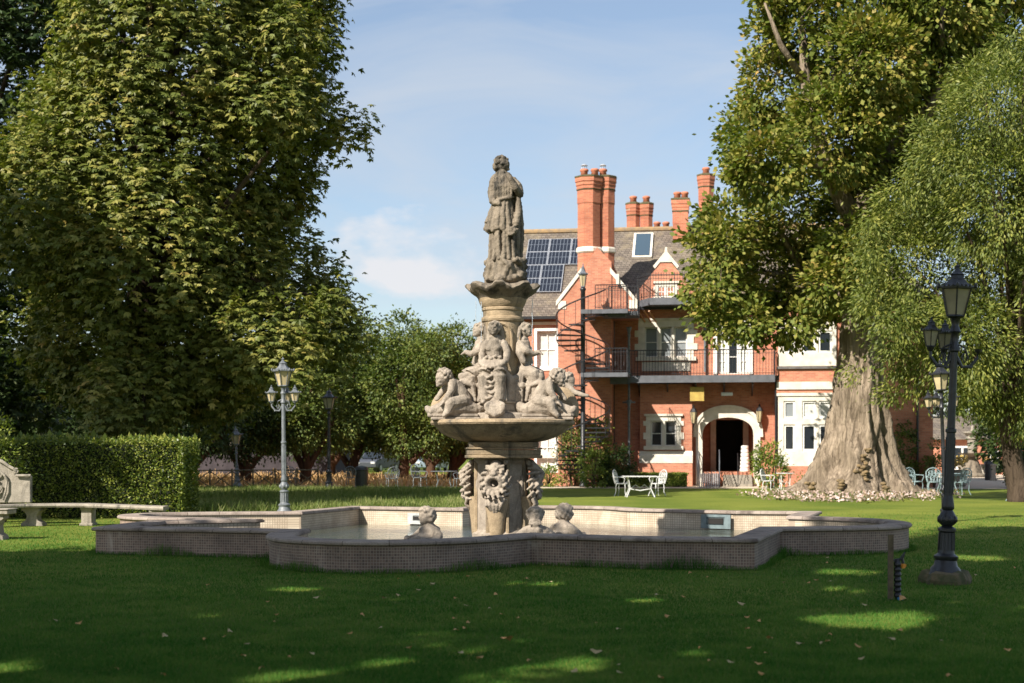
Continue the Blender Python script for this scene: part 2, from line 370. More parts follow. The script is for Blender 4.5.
M['leaf_fallen'] = simple('fallen_leaf', (.60, .38, .13), (.42, .20, .07), 3, .7, bmp=0)
M['leaf_fallen2'] = simple('pale_fallen_leaf', (.50, .40, .20), (.36, .27, .13), 3, .7, bmp=0)
M['petal'] = leaf_mat('cyclamen_petal', [(.25, (.10, .13, .04)), (.42, (.30, .21, .13)), (.58, (.55, .40, .37)), (.85, (.70, .58, .54))], .7, .2, 2.0)
# ============================================================ SETTING
def sheet(name, pts, z, mat):
    m = MB(); m.poly([(x, y, z) for x, y in pts]); return tag(m.build(name, mat), kind='structure')
def gridsheet(name, x0, x1, y0, y1, nx, ny, z, mat):
    m = MB(); vs = [(x0+(x1-x0)*i/nx, y0+(y1-y0)*j/ny, z) for j in range(ny+1) for i in range(nx+1)]
    m.add(vs, [(j*(nx+1)+i, j*(nx+1)+i+1, (j+1)*(nx+1)+i+1, (j+1)*(nx+1)+i) for j in range(ny) for i in range(nx)])
    return tag(m.build(name, mat), kind='structure')
gridsheet('lawn', -900, 900, -100, 1500, 12, 12, 0, M['lawn'])
sheet('gravel_path', [(-1.5, 59.6), (12.0, 58.9), (30, 57.5), (30, 64.6), (12.0, 64.5), (-1.5, 66)], .006, M['gravel'])
sheet('gravel_court', [(19.5, 58.2), (60, 56), (60, 125), (14.5, 125), (17.5, 66)], .012, M['gravel'])
sheet('dry_grass_strip', [(-26, 62.5), (-1.6, 61.5), (-1.6, 92), (-26, 92)], .010, M['straw'])

# ============================================================ THE BRICK MANSION
HO = Vector((3.96, 64, 0)); HR = R(-8); hc, hs = math.cos(HR), math.sin(HR)
def H(px, y, v):
    dx = (px-512)/F; ya = (-hs, hc)
    t = (v+HO.x*ya[0]+HO.y*ya[1])/(dx*ya[0]+ya[1])
    X, Y = t*dx-HO.x, t-HO.y
    return Vector((X*hc+Y*hs, v, CAMH+(450-y)*t/F))
def HU(px, v): return H(px, 450, v).x
def HZ(y, v, px=690): return H(px, y, v).z
def Hr(px0, px1, y0, y1, v):
    return HU(px0, v), HU(px1, v), HZ(y1, v, (px0+px1)/2), HZ(y0, v, (px0+px1)/2)
house = empty('brick_mansion', HO, HR, 'large red brick mansion with tall chimneys, balconies and stone windows behind the lawn', 'house')

def wall(name, u0, u1, z0, z1, v, ops, mat, depth=.35, parent=None):
    "wall sheet facing -v with rectangular openings and their reveals"
    ops = [(max(a, u0), min(b, u1), max(c, z0), min(d, z1)) for a, b, c, d in ops]
    us = sorted({u0, u1, *[o[0] for o in ops], *[o[1] for o in ops]}); zs = sorted({z0, z1, *[o[2] for o in ops], *[o[3] for o in ops]})
    m = MB()
    for i in range(len(us)-1):
        for j in range(len(zs)-1):
            a, b, c, d = us[i], us[i+1], zs[j], zs[j+1]; cu, cz = (a+b)/2, (c+d)/2
            if any(o[0] < cu < o[1] and o[2] < cz < o[3] for o in ops): continue
            m.poly([(a, v, c), (b, v, c), (b, v, d), (a, v, d)])
    for a, b, c, d in ops:
        e = v+depth
        m.poly([(a, v, c), (a, e, c), (a, e, d), (a, v, d)]); m.poly([(b, v, c), (b, v, d), (b, e, d), (b, e, c)])
        m.poly([(a, v, d), (a, e, d), (b, e, d), (b, v, d)]); m.poly([(a, v, c), (b, v, c), (b, e, c), (a, e, c)])
    return m.build(name, mat, parent or house)
def window(u0, u1, z0, z1, v, cols=2, rows=2, fr=.05, mat='white', pane='glass', inset=.14, curtain=None, name='window', label=None, arched=False):
    m = MB(); t = .05; y0, y1 = v+inset, v+inset+t
    m.box(u0, u0+fr, y0, y1, z0, z1); m.box(u1-fr, u1, y0, y1, z0, z1)
    m.box(u0+fr, u1-fr, y0, y1, z0, z0+fr); m.box(u0+fr, u1-fr, y0, y1, z1-fr, z1)
    for k in range(1, cols):
        c = u0+(u1-u0)*k/cols; m.box(c-.017, c+.017, y0+.004, y1-.004, z0+fr, z1-fr)
    for k in range(1, rows):
        c = z0+(z1-z0)*k/rows; m.box(u0+fr, u1-fr, y0+.008, y1-.008, c-.017, c+.017)
    o = m.build(name, M[mat], house); tag(o, label)
    p = MB(); p.box(u0+fr*.5, u1-fr*.5, y1+.006, y1+.014, z0+fr*.5, z1-fr*.5); p.build('pane', M[pane], o)
    if curtain:
        c = MB(); n = 10; a, b = curtain
        for s0, s1 in ((0, a), (1-b, 1)):
            if s1-s0 < .02: continue
            for k in range(n):
                x0 = u0+(u1-u0)*(s0+(s1-s0)*k/n); x1 = u0+(u1-u0)*(s0+(s1-s0)*(k+1)/n)
                yy = y0-.012; c.box(x0, x1-.004, yy-.004*(k % 2), yy+.004, z0+fr, z1-fr)
    return o
def surround(u0, u1, z0, z1, v, wd=.22, quoin=.14, proud=.045, lights=1, mull=.12, sill=True, name='window_surround', transom=None):
    "stone dressing round an opening, blocks alternately long and short; mullions between the lights"
    m = MB(); zz = z0; k = 0
    while zz < z1-.01:
        h = min(.3, z1-zz); e = wd+(quoin if k % 2 else 0)
        m.box(u0-e, u0, v-proud, v+.12, zz, zz+h-.004); m.box(u1, u1+e, v-proud, v+.12, zz, zz+h-.004); zz += h; k += 1
    m.box(u0-wd, u1+wd, v-proud, v+.12, z1, z1+wd)
    m.box(u0-wd-.08, u1+wd+.08, v-proud-.07, v+.12, z1+wd+.002, z1+wd+.09)
    if sill: m.box(u0-wd-.1, u1+wd+.1, v-proud-.09, v+.12, z0-.17, z0-.002)
    for k in range(1, lights):
        c = u0+(u1-u0)*k/lights; m.box(c-mull/2, c+mull/2, v-proud+.01, v+.18, z0+.003, z1-.003)
    if transom: m.box(u0+.003, u1-.003, v-proud+.02, v+.17, transom-.06, transom+.06)
    return m.build(name, M['bathstone'], house)
def stone_window(px0, px1, y0, y1, v, lights, cols=1, rows=2, curtain=None, pane='glass', **kw):
    u0, u1, z0, z1 = Hr(px0, px1, y0, y1, v); surround(u0, u1, z0, z1, v, lights=lights, **kw)
    w_ = (u1-u0)/lights
    for k in range(lights): window(u0+w_*k+(.06 if k else .0), u0+w_*(k+1)-(.06 if k < lights-1 else 0), z0, z1, v, cols, rows, pane=pane)
    return (u0, u1, z0, z1)

eave_c = HZ(306, 0)
# openings of the main wall
o_up = Hr(645, 687, 327, 357, 0)
o_fr = Hr(717, 749, 322, 374, 0)
o_arch = Hr(702, 754, 417, 486, 0); o_arch = (o_arch[0], o_arch[1], .0, o_arch[3])
uC0, uC1 = HU(611, 0), HU(776, 0)
wall('wall', uC0, uC1, 0, eave_c, 0, [o_up, o_fr, o_arch, Hr(645, 688, 386, 486, 0)], M['brick'], .5)
# first-floor three-light window
stone_window(645, 687, 327, 357, 0, 3, 1, 2, wd=.3, quoin=.16, pane='pale_glass')
apron = Hr(642, 690, 358, 371, 0)
m = MB(); m.box(apron[0], apron[1], -.05, .05, apron[2], apron[3]-.18); m.build('stone_panel', M['bathstone'], house)
# french doors onto the balcony
fu0, fu1, fz0, fz1 = o_fr
m = MB(); m.box(fu0-.16, fu0, -.06, .1, fz0, fz1); m.box(fu1, fu1+.16, -.06, .1, fz0, fz1); m.box(fu0-.16, fu1+.16, -.06, .1, fz1+.002, fz1+.2)
m.build('door_surround', M['white'], house)
w3 = (fu1-fu0)/3
for k in range(3):
    if k == 1:
        d = window(fu0+w3*k, fu0+w3*(k+1), fz0, fz1, 0, 1, 3, fr=.06, name='glazed_door')
    else: d = window(fu0+w3*k, fu0+w3*(k+1), fz0, fz1, 0, 2, 4, fr=.11, name='glazed_door', pane='curtain', label='white glazed door leaf with pale curtain behind')
# projecting ground-floor bay with the two-light window
du0, du1, dz0, dz1 = Hr(640, 692, 384, 486, -.5); dz0 = 0
ow = Hr(651, 676, 421, 446, -.5)
bay = wall('bay_wall', du0, du1, dz0, dz1, -.5, [ow], M['brick'], .45)
m = MB()
for uu in (du0, du1): m.poly([(uu, -.5, 0), (uu, 0, 0), (uu, 0, dz1), (uu, -.5, dz1)])
m.poly([(du0, -.5, dz1), (du1, -.5, dz1), (du1, 0, dz1), (du0, 0, dz1)]); m.build('bay_side', M['brick'], house)
stone_window(651, 676, 421, 446, -.5, 2, 1, 2, wd=.22, quoin=.12)
band = Hr(641, 691, 451, 463, -.5)
m = MB(); m.box(du0-.03, du1+.03, -.60, -.502, band[2], band[3]-.2)
m.prism([(du0-.03, -.60, band[3]-.198), (du0-.03, -.502, band[3]), (du0-.03, -.502, band[3]-.198)], (du1-du0+.06, 0, 0)); m.build('stone_plinth_band', M['bathstone'], house)
m = MB(); m.box(du0-.02, du1+.02, -.58, -.503, 0, band[2]-.003); m.build('plinth', M['brick'], house)
# door arch with stone ring, porch and ramp
au0, au1, _, az1 = o_arch; acx = (au0+au1)/2; spring = HZ(437, 0, 727)
def archpts(r0, zt, n=16, w_=None):
    # four-centred flattish arch outline from right spring to left spring
    return [(acx+r0*math.cos(PI*k/n), spring+(zt-spring)*math.sin(PI*k/n)**.7) for k in range(n+1)]
half = (au1-au0)/2
inn = archpts(half-.02, az1-.02); outp = archpts(half+.27, az1+.40)
m = MB()
for k in range(len(inn)-1):
    (a, b), (c, d), (e, f_), (g, h_) = inn[k], inn[k+1], outp[k+1], outp[k]
    m.prism([(a, -.09, b), (c, -.09, d), (e, -.09, f_), (g, -.09, h_)], (0, .5, 0))
    (a, b), (c, d) = [(acx+(x-acx)*1.09, spring+(z-spring)*1.10) for x, z in (outp[k], outp[k+1])]
    m.prism([(outp[k][0], -.15, outp[k][1]), (outp[k+1][0], -.15, outp[k+1][1]), (c, -.15, d), (a, -.15, b)], (0, .2, 0))
for s in (-1, 1): m.box(min(acx+s*(half-.02), acx+s*(half+.27)), max(acx+s*(half-.02), acx+s*(half+.27)), -.09, .41, 0, spring)
m.build('arch_surround', M['bathstone'], house)
m = MB()   # spandrels behind the ring
m.box(au0-.02, au1+.02, .10, .45, az1-.02, az1+.05)
for k in range(len(inn)-1):
    (a, b), (c, d) = inn[k], inn[k+1]; m.prism([(a, .1, b), (c, .1, d), (c, .1, az1), (a, .1, az1)], (0, .3, 0))
m.build('arch_spandrel', M['brick'], house)
fl = .62
m = MB(); y0, y1 = .5, 3.2
m.poly([(au0, y0, fl), (au0, y1, fl), (au0, y1, az1), (au0, y0, az1)]); m.poly([(au1, y0, fl), (au1, y1, fl), (au1, y1, az1), (au1, y0, az1)])
m.poly([(au0, y0, az1), (au1, y0, az1), (au1, y1, az1), (au0, y1, az1)])
di0, di1 = HU(716, 3.2), HU(743, 3.2); dtop = HZ(420, 3.2, 728)
for a, b, c, d in ((au0, di0, fl, az1), (di1, au1, fl, az1), (di0, di1, dtop, az1)): m.poly([(a, y1, c), (b, y1, c), (b, y1, d), (a, y1, d)])
m.build('porch_wall', M['brick'], house)
m = MB(); m.box(di0-.25, di0, 3.05, 3.3, fl, dtop+.02); m.box(di1, di1+.25, 3.05, 3.3, fl, dtop+.02); m.box(di0-.25, di1+.25, 3.05, 3.3, dtop+.022, dtop+.25); m.build('inner_door_surround', M['bathstone'], house)
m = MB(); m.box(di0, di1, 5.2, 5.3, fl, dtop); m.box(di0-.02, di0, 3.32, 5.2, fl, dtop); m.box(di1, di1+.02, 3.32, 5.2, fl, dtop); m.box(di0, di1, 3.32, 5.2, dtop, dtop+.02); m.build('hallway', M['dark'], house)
m = MB(); m.box(au0, au1, .0, 5.2, .02, fl); m.build('porch_floor', M['brick'], house); m = MB()
for k in range(4): m.box(HU(723, 0), au1-.1, -1.2+.3*k, -.9+.3*k+.002, 0, fl*(k+1)/5)
m.build('doorstep', M['stone_bench'], house)
rmp = empty('access_ramp', HO, HR, 'grey ribbed metal access ramp with two panelled handrails leading up into the stone arch', 'ramp')
ru0, ru1 = HU(699, -1.6), HU(719, -1.6)
m = MB(); L = 3.0
for k in range(10):
    a, b = ru0+(ru1-ru0)*k/10, ru0+(ru1-ru0)*(k+1)/10-.03
    z_ = .0 if k % 2 else .02; m.prism([(a+.0, -L-.1, .03+z_), (a, .3, fl+z_), (a, .3, fl-.08), (a, -L-.1, .006)], (b-a, 0, 0))
m.build('ramp_deck', simple('ribbed_aluminium', (.40, .38, .37), (.26, .25, .25), 8, .6, .2), rmp)
for uu in (ru0-.04, ru1+.02):
    m = MB()
    for k in range(10):
        f_ = k/9; yy = -L+f_*(L+.2); zb = .03+f_*(fl-.05); m.tube([(uu, yy, zb), (uu, yy, zb+1.0)], .016, 5)
        if k < 9:
            f2 = (k+1)/9; y2 = -L+f2*(L+.2); z2 = .03+f2*(fl-.05)
            m.tube([(uu, yy, zb+.15), (uu, y2, z2+.95)], .014, 4); m.tube([(uu, yy, zb+.95), (uu, y2, z2+.15)], .014, 4)
            m.tube([(uu, (yy+y2)/2, zb+.1), (uu, (yy+y2)/2, zb+1.0)], .009, 4)
    m.tube([(uu, -L, 1.03), (uu, .2, fl+.98)], .022, 6); m.tube([(uu, -L, .13), (uu, .2, fl+.08)], .016, 5)
    m.build('handrail', M['iron_grey'], rmp)
rh = empty('step_handrail', HO, HR, 'short black ornate handrail panel beside the stone steps under the arch', 'handrail')
m = MB(); uu = HU(738, -1)
for k in range(6): yy = -1.3+k*.24; m.tube([(uu, yy, .0+.1*k), (uu, yy, .9+.1*k)], .014, 5)
m.tube([(uu, -1.35, .9), (uu, 0, 1.45)], .02, 6); m.build('rail', M['iron'], rh)
for k in range(3):
    m.v = []; m.f = []
cs = empty('stone_stack', HO, HR, 'stack of white banded stone drums standing just inside the door arch on the right', 'column')
m = MB(); cu = HU(745, .45)
for k in range(7): m.lathe([(.20-.01*k, fl+.17*k), (.225-.01*k, fl+.03+.17*k), (.225-.01*k, fl+.13+.17*k), (.19-.01*k, fl+.16+.17*k)], 14, (cu, .85, 0))
m.build('drum', M['white'], cs)

# left wing (behind the stair) and its window
la = 1.0; lu0, lu1 = HU(503, la), HU(600, la); eave_a = HZ(316, la, 545)
ow = Hr(537, 557, 331, 368, la)
ow2 = Hr(537, 557, 425, 470, la); 
wall('wing_wall', lu0, lu1, 0, eave_a, la, [ow, ow2], M['brick'], .3)
for q in (ow, ow2):
    m = MB(); a, b, c, d = q; e = .12
    for k, (x0, x1, zz0, zz1) in enumerate(((a-e, a, c, d), (b, b+e, c, d), (a-e, b+e, d+.002, d+e), (a-e, b+e, c-e, c-.002))): m.box(x0, x1, la-.04, la+.1, zz0, zz1)
    m.build('window_surround', M['white'], house); window(a, b, c, d, la, 2, 2, fr=.1, pane='curtain')
m = MB(); a, b, c, d = Hr(503, 575, 452, 458, la); m.box(lu0, HU(560, la), la-.05, la, c, d); m.build('string_course', M['bathstone'], house); m = MB()
a, b, c, d = Hr(503, 575, 322, 325, la); m.box(lu0, HU(560, la), la-.05, la, c, d); m.build('string_course', M['bathstone'], house)
RV = 5.6
ridge_z = HZ(231, RV, 600)
xL, xR = lu0-.3, HU(870, RV)
m = MB()
m.poly([(xL, la-.35, eave_a-.05), (lu1, la-.35, eave_a-.05), (lu1, RV, ridge_z), (xL, RV, ridge_z)])
cL = HU(600, 0)
m.poly([(cL, -.3, eave_c-.05), (xR, -.3, eave_c-.05), (xR, RV, ridge_z), (cL, RV, ridge_z)])
m.poly([(xL, RV, ridge_z), (xR, RV, ridge_z), (xR, 11.8, eave_c), (xL, 11.8, eave_c)])
m.poly([(cL, -.3, eave_c-.05), (cL, RV, ridge_z), (cL, la, eave_a-.05)])
rf = m.build('roof', M['roof'], house)
m = MB(); m.tube([(xL, RV, ridge_z+.02), (xR, RV, ridge_z+.02)], .14, 8); m.build('ridge_tiles', M['ridge'], rf)
m = MB(); m.box(xL, lu1, la-.42, la-.30, eave_a-.17, eave_a-.04); m.box(cL, uC1, -.42, -.30, eave_c-.17, eave_c-.04); m.build('gutter', M['iron'], rf)
m = MB(); m.poly([(xL+.3, la, 0), (xL+.3, 11.5, 0), (xL+.3, 11.5, eave_c), (xL+.3, RV, ridge_z-.05), (xL+.3, la, eave_a)])
m.poly([(xL+.3, 11.5, 0), (xR, 11.5, 0), (xR, 11.5, eave_c), (xL+.3, 11.5, eave_c)]); m.build('gable_wall', M['brick'], house)
def roofpt(px, y, which=0):
    "point of the roof plane seen at px,y"
    e0, z0 = ((la-.35, eave_a-.05), (-.3, eave_c-.05))[which]
    lo, hi = e0, RV
    for _ in range(40):
        mid = (lo+hi)/2; p = H(px, y, mid); zr = z0+(ridge_z-z0)*(mid-e0)/(RV-e0)
        if p.z > zr: lo = mid
        else: hi = mid
    return H(px, y, (lo+hi)/2)
# skylight
a, b = roofpt(634, 258, 1), roofpt(655, 236, 1)
sl_ = (ridge_z-eave_c+.05)/(RV+.3); nrm = Vector((0, -sl_, 1)).normalized()
def roof_rect(p0, u_w, len_, lift=.0):
    d = Vector((0, 1, sl_)).normalized()
    return [p0+nrm*lift, p0+Vector((u_w, 0, 0))+nrm*lift, p0+Vector((u_w, 0, 0))+d*len_+nrm*lift, p0+d*len_+nrm*lift]
uw = HU(653, 2.5)-HU(633, 2.5); ln = (roofpt(640, 235, 1)-roofpt(640, 259, 1)).length
p0 = roofpt(632, 259, 1)
m = MB(); q = roof_rect(p0, uw, ln, .03); m.prism(roof_rect(p0, uw, ln, .01), nrm*.10)
sk = m.build('skylight', M['bathstone'], house)
q = roof_rect(p0+Vector((.11, 0, 0))+Vector((0, 1, sl_)).normalized()*.12, uw-.22, ln-.24, .115)
m = MB(); m.prism(q, nrm*.02); m.build('pane', glassy('skylight_glass', (.05, .08, .11), .1), sk)
# solar panels, each a thing resting on the wing roof
sla = (ridge_z-eave_a+.05)/(RV-la+.35); na = Vector((0, -sla, 1)).normalized(); da = Vector((0, 1, sla)).normalized()
pm, t, b_ = new_mat('solar_cell'); co = objco(t); wv = N(t, 'ShaderNodeTexBrick'); wv.offset = 0; t.links.new(co, wv.inputs['Vector'])
wv.inputs['Scale'].default_value = 1; wv.inputs['Brick Width'].default_value = .17; wv.inputs['Row Height'].default_value = .60; wv.inputs['Mortar Size'].default_value = .014
wv.inputs['Color1'].default_value = (.012, .015, .024, 1); wv.inputs['Color2'].default_value = (.016, .02, .03, 1); wv.inputs['Mortar'].default_value = (.13, .15, .18, 1)
t.links.new(wv.outputs[0], b_.inputs['Base Color']); b_.inputs['Roughness'].default_value = .25
alu = simple('panel_frame', (.55, .57, .6), (.45, .47, .5), 5, .4, .5, bmp=0)
pw, ph = .98, .60
ptop = roofpt(525, 240.5, 0)
Rm = Matrix.Translation(Vector((0, 0, 0)))
hw = Matrix.Translation(HO) @ Matrix.Rotation(HR, 4, 'Z')
tilt = math.atan(sla)
lens = [(roofpt(540, y0, 0)-roofpt(540, y1, 0)).length for y0, y1 in ((240.5, 253.5), (253.5, 266.5), (267, 280), (280, 293.5))]
proto = None; words_r = ['top', 'second', 'third', 'lowest']; words_c = ['left end of its row', 'middle of its row', 'against the tall chimney']
for r_, (ya, yb) in enumerate(((240.5, 253.5), (253.5, 266.5), (267, 280), (280, 293.5))):
    for c_ in range(3 if r_ < 2 else 2):
        bot = roofpt(530, yb, 0); u = HU(523.5, 3)-.0+c_*1.07-(.0 if r_ < 2 else .22)
        base = Vector((u, bot.y, bot.z))+na*.06
        if proto is None:
            ln_ = lens[0]-.03
            proto = empty('solar_panel')
            f = MB(); f.box(0, 1.05, 0, ln_, 0, .03); f.build('frame', alu, proto)
            f = MB(); f.box(.03, 1.02, .03, ln_-.03, .031, .036); f.build('cells', pm, proto); o = proto
        else: o = copy_tree(proto)
        o.matrix_world = hw @ Matrix.Translation(base) @ Matrix.Rotation(tilt, 4, 'X')
        tag(o, 'dark blue solar panel in the %s row on the roof, %s' % (words_r[r_], ('left end of its row' if c_ == 0 else ('right end of its row' if r_ > 1 else words_c[c_]))), 'solar panel', 'solar panels on the mansion roof')

# stair tower gable and its big double chimney
bv = -1.6
def pz(pts, v): return [tuple(H(px, y, v)) for px, y in pts]
z_g = [(558, 500), (611.5, 500), (611.5, 262), (597, 247), (583, 271), (558, 303)]
m = MB(); pp = pz(z_g, bv); pp[0] = (pp[0][0], bv, 0); pp[1] = (pp[1][0], bv, 0); m.prism(pp, (0, 3.4, 0)); m.build('stair_tower', M['brick'], house)
m = MB(); pp = pz([(611.7, 318), (637, 318), (637, 305), (611.7, 270)], bv+.05); m.prism(pp, (0, 3.0, 0)); m.build('gable_wall', M['brick'], house)
m = MB()
m.prism(pz([(556, 306), (556, 301), (583, 265.5), (584.5, 269)], bv-.06), (0, .5, 0)); m.prism(pz([(558, 309), (566, 309), (566, 301), (558, 301)], bv-.03), (0, .3, 0)); m.build('gable_coping', M['bathstone'], house); m = MB(); m.prism(pz([(610, 273), (610, 267), (639, 302), (639, 306.5)], bv-.06), (0, .5, 0))
m.prism(pz([(629, 309), (637.6, 309), (637.6, 300), (629, 300)], bv-.02), (0, .3, 0))
m.prism(pz([(616, 284), (619, 284), (619, 274), (616, 274)], bv-.15), (0, .1, 0))
m.build('gable_coping', M['bathstone'], house)
def chimney(px, v, rpx, y_top, y_base, y_band=None, pots=((0, 0),), n=8, cowl=(), name='chimney', sq=False):
    c = H(px, y_base, v); s = (H(px+1, y_base, v)-H(px, y_base, v)).length; r = rpx*s*.97
    zt = HZ(y_top, v, px); zb = c.z; rot = PI/8 if n == 8 else PI/4
    k = r/1.0
    prof = [(r*.86, zb), (r*.86, zt-1.25), (r*.9, zt-1.2), (r*.9, zt-.62), (r*.95, zt-.58), (r*.95, zt-.46), (r*1.0, zt-.42), (r*1.0, zt-.30), (r*1.06, zt-.26), (r*1.06, zt-.08)]
    m = MB(); m.lathe(prof, n, (c.x, v, 0), rot); ch = m.build(name, M['brick2'], house)
    m = MB(); m.lathe([(r*1.09, zt-.079), (r*1.1, zt-.01), (r*.7, zt+.05)], n, (c.x, v, 0), rot); m.lathe([(r*.93, zt-.64), (r*.97, zt-.60), (r*.97, zt-.585)], n, (c.x, v, 0), rot); m.build('cap', M['moss'], ch)
    if y_band:
        zz = HZ(y_band, v, px); m = MB(); m.lathe([(r*.88, zz), (r*.97, zz+.06), (r*.97, zz+.2), (r*.88, zz+.27)], n, (c.x, v, 0), rot); m.build('stone_band', M['bathstone'], ch)
    for i, (dx, dy) in enumerate(pots):
        m = MB(); m.lathe([(.17, zt+.03), (.15, zt+.22), (.19, zt+.25), (.19, zt+.33), (.14, zt+.36), (.13, zt+.20)], 12, (c.x+dx, v+dy, 0)); p = m.build('chimney_pot', M['pot'], ch, True)
        if i in cowl:
            m = MB()
            for a in range(4): an = a*PI/2; m.tube([(c.x+dx+.11*math.cos(an), v+dy+.11*math.sin(an), zt+.34), (c.x+dx+.11*math.cos(an), v+dy+.11*math.sin(an), zt+.5)], .015, 4)
            m.lathe([(.16, zt+.5), (.1, zt+.56), (.0, zt+.6)], 10, (c.x+dx, v+dy, 0)); m.build('cowl', alu, p)
    return ch
chimney(589.2, -.9, 14.4, 177, 285, 254, ((-.22, 0), (.25, 0)), cowl=(0,))
chimney(605.2, -.55, 11.6, 177, 285, 254, ((-.1, 0),), cowl=(0,))
chimney(633.3, 6.2, 8.0, 203.5, 240, None, ((0, 0),), n=8); chimney(646.3, 6.2, 7.6, 203.5, 240, None, ((0, 0),), n=8)
chimney(680.5, 4.8, 12.6, 199.5, 240, None, ((-.15, 0), (.2, 0)), n=4)
chimney(706, 5.5, 9.5, 175, 250, None, ((0, 0),), n=8)
for px in (657, 666): chimney(px, 8.5, 3.6, 229, 245, None, ((0, 0),), n=4)
# dormer gable over the upper balcony
gv = -.05
m = MB(); m.prism(pz([(637, 306), (695, 306), (695, 292), (666, 256), (637, 292)], gv), (0, .35, 0)); dg = m.build('dormer_gable', M['brick'], house)
apx = H(666, 256, gv)
m = MB(); e0, e1 = H(637, 292, gv), H(695, 292, gv); bk = 3.4
m.poly([e0+Vector((0, .2, 0)), apx+Vector((0, .2, .04)), apx+Vector((0, bk, .04)), e0+Vector((0, bk, 0))]); m.poly([e1+Vector((0, .2, 0)), apx+Vector((0, .2, .04)), apx+Vector((0, bk, .04)), e1+Vector((0, bk, 0))]); m.build('dormer_roof', M['roof'], house)
m = MB(); m.prism(pz([(655, 268.5), (666, 254.5), (666, 250), (653, 266)], gv-.04), (0, .5, 0)); m.build('gable_coping', M['bathstone'], dg); m = MB(); m.prism(pz([(677, 268.5), (666, 254.5), (666, 250), (679, 266)], gv-.04), (0, .5, 0))
m.prism(pz([(660, 262), (672, 262), (666, 254)], gv-.05), (0, .2, 0)); m.prism(pz([(664.6, 252), (667.4, 252), (667, 247), (665, 247)], gv), (0, .15, 0))
m.build('gable_coping', M['bathstone'], dg)
u0, u1, z0, z1 = Hr(658, 674, 286.5, 297, gv)
surround(u0, u1, z0, z1, gv, wd=.14, quoin=.06, lights=2, mull=.08)
for a, b in ((u0, (u0+u1)/2-.04), ((u0+u1)/2+.04, u1)): window(a, b, z0, z1, gv, 2, 2, fr=.04, inset=-.02)

# balconies
def railing(parent, path, z, h=1.05, gap=.13, spikes=False, name='railing', mat='iron'):
    m = MB(); path = [Vector((a, b, z)) for a, b in path]
    for p, q in zip(path[:-1], path[1:]):
        L = (q-p).length; n = max(2, round(L/gap)); d = (q-p)/n
        up = Vector((0, 0, 1))
        m.tube([p+up*h, q+up*h], .024, 5); m.tube([p+up*.1, q+up*.1], .016, 4); m.tube([p+up*(h-.16), q+up*(h-.16)], .013, 4)
        for k in range(n+1):
            b0 = p+d*k; thick = .022 if k % 9 == 0 else .0125
            m.tube([b0+up*0, b0+up*(h+(.12 if spikes else 0))], thick, 4)
            if k % 3 == 1:   # belly scroll
                m.tube([b0+up*.12, b0+up*.3+Vector((.0, -.06, 0)), b0+up*.5+Vector((0, -.02, 0))], .011, 4)
    return m.build(name, M[mat], parent)
zb_t = HZ(375.5, -1.4, 700); zb_b = HZ(382.5, -1.4, 700)
bu0, bu1 = HU(611, -1.4), HU(775, -1.4)
m = MB(); m.box(bu0, bu1, -1.4, -.02, zb_t-.10, zb_t); m.box(bu0, bu1, -1.44, -1.38, zb_b, zb_t+.01); m.box(bu0-.02, HU(628, -1.4), -1.72, -1.45, zb_b-.06, zb_t+.04)
bal = m.build('balcony', M['lead'], house); tag(bal, 'long first floor balcony with grey fascia above the door arch')
railing(bal, [(bu0, -1.36), (bu1, -1.36), (bu1, -.05)], zb_t, 1.12)
m = MB()
for px in (640, 668, 696, 724, 752): uu = HU(px, 0); m.prism([(uu-.03, -.02, zb_b-.55), (uu-.03, -.02, zb_b), (uu-.03, -1.3, zb_b), (uu-.03, -1.3, zb_b-.08)], (.06, 0, 0))
m.build('bracket', M['iron'], bal)
zf_t = HZ(297.5, -1.3, 668); zf_b = HZ(304.5, -1.3, 668); f0, f1 = HU(650, -1.3), HU(696, -1.3); f00 = HU(637, -.3)
m = MB(); m.prism([(f00, -.02, zf_b), (f1, -.02, zf_b), (f1, -1.3, zf_b), (f0, -1.3, zf_b)], (0, 0, zf_t-zf_b)); ub = m.build('upper_balcony', M['lead'], house)
railing(ub, [(f00, -.1), (f0+.02, -1.25), (f1, -1.25), (f1, -.05)], zf_t, 1.0, .12, True)
m = MB()
for px, v_ in ((641, -.15), (647, -.6), (652, -1.0)):
    a = H(px-3, 311, v_-.3); b = H(px+4, 322, -.1); m.tube([a, b], .04, 4)
m.build('timber_strut', simple('varnished_timber', (.6, .3, .12), (.5, .24, .1), 8, .5), ub)
# cast columns carrying the balcony
for (ya, yb) in ((327, 375), (400, 486)):
    v_ = -1.3; a, b = H(629, yb, v_), H(629, ya, v_); b.z = min(b.z, zf_t); a.z = max(a.z, 0) if yb > 400 else zb_t
    m = MB(); m.lathe([(.10, a.z), (.10, a.z+.12), (.065, a.z+.2), (.05, b.z-.45), (.08, b.z-.4), (.05, b.z-.3), (.12, b.z-.05), (.12, b.z)], 12, (b.x, v_, 0))
    if ya == 400: m.tube([(b.x-.28, v_, b.z-.1), (b.x+.28, v_, b.z-.1)], .04, 6); m.tube([(b.x, v_, b.z), (b.x, v_, zb_b)], .05, 8)
    m.build('column', M['iron_pale'], house, True)
# drainpipes
for px, v_, ya, yb, mt in ((613.5, -.12, 320, 486, 'iron'), (705, -.12, 308, 372, 'iron_pale'), (776, -1.05, 380, 486, 'iron'), (917.5, -1.12, 360, 488, 'iron')):
    a, b = H(px, yb, v_), H(px, ya, v_); m = MB(); m.tube([(b.x, v_, max(0, a.z)), (b.x, v_, b.z)], .055, 8); m.box(b.x-.12, b.x+.12, v_-.1, v_+.1, b.z, b.z+.2); m.build('drainpipe', M[mt], house)
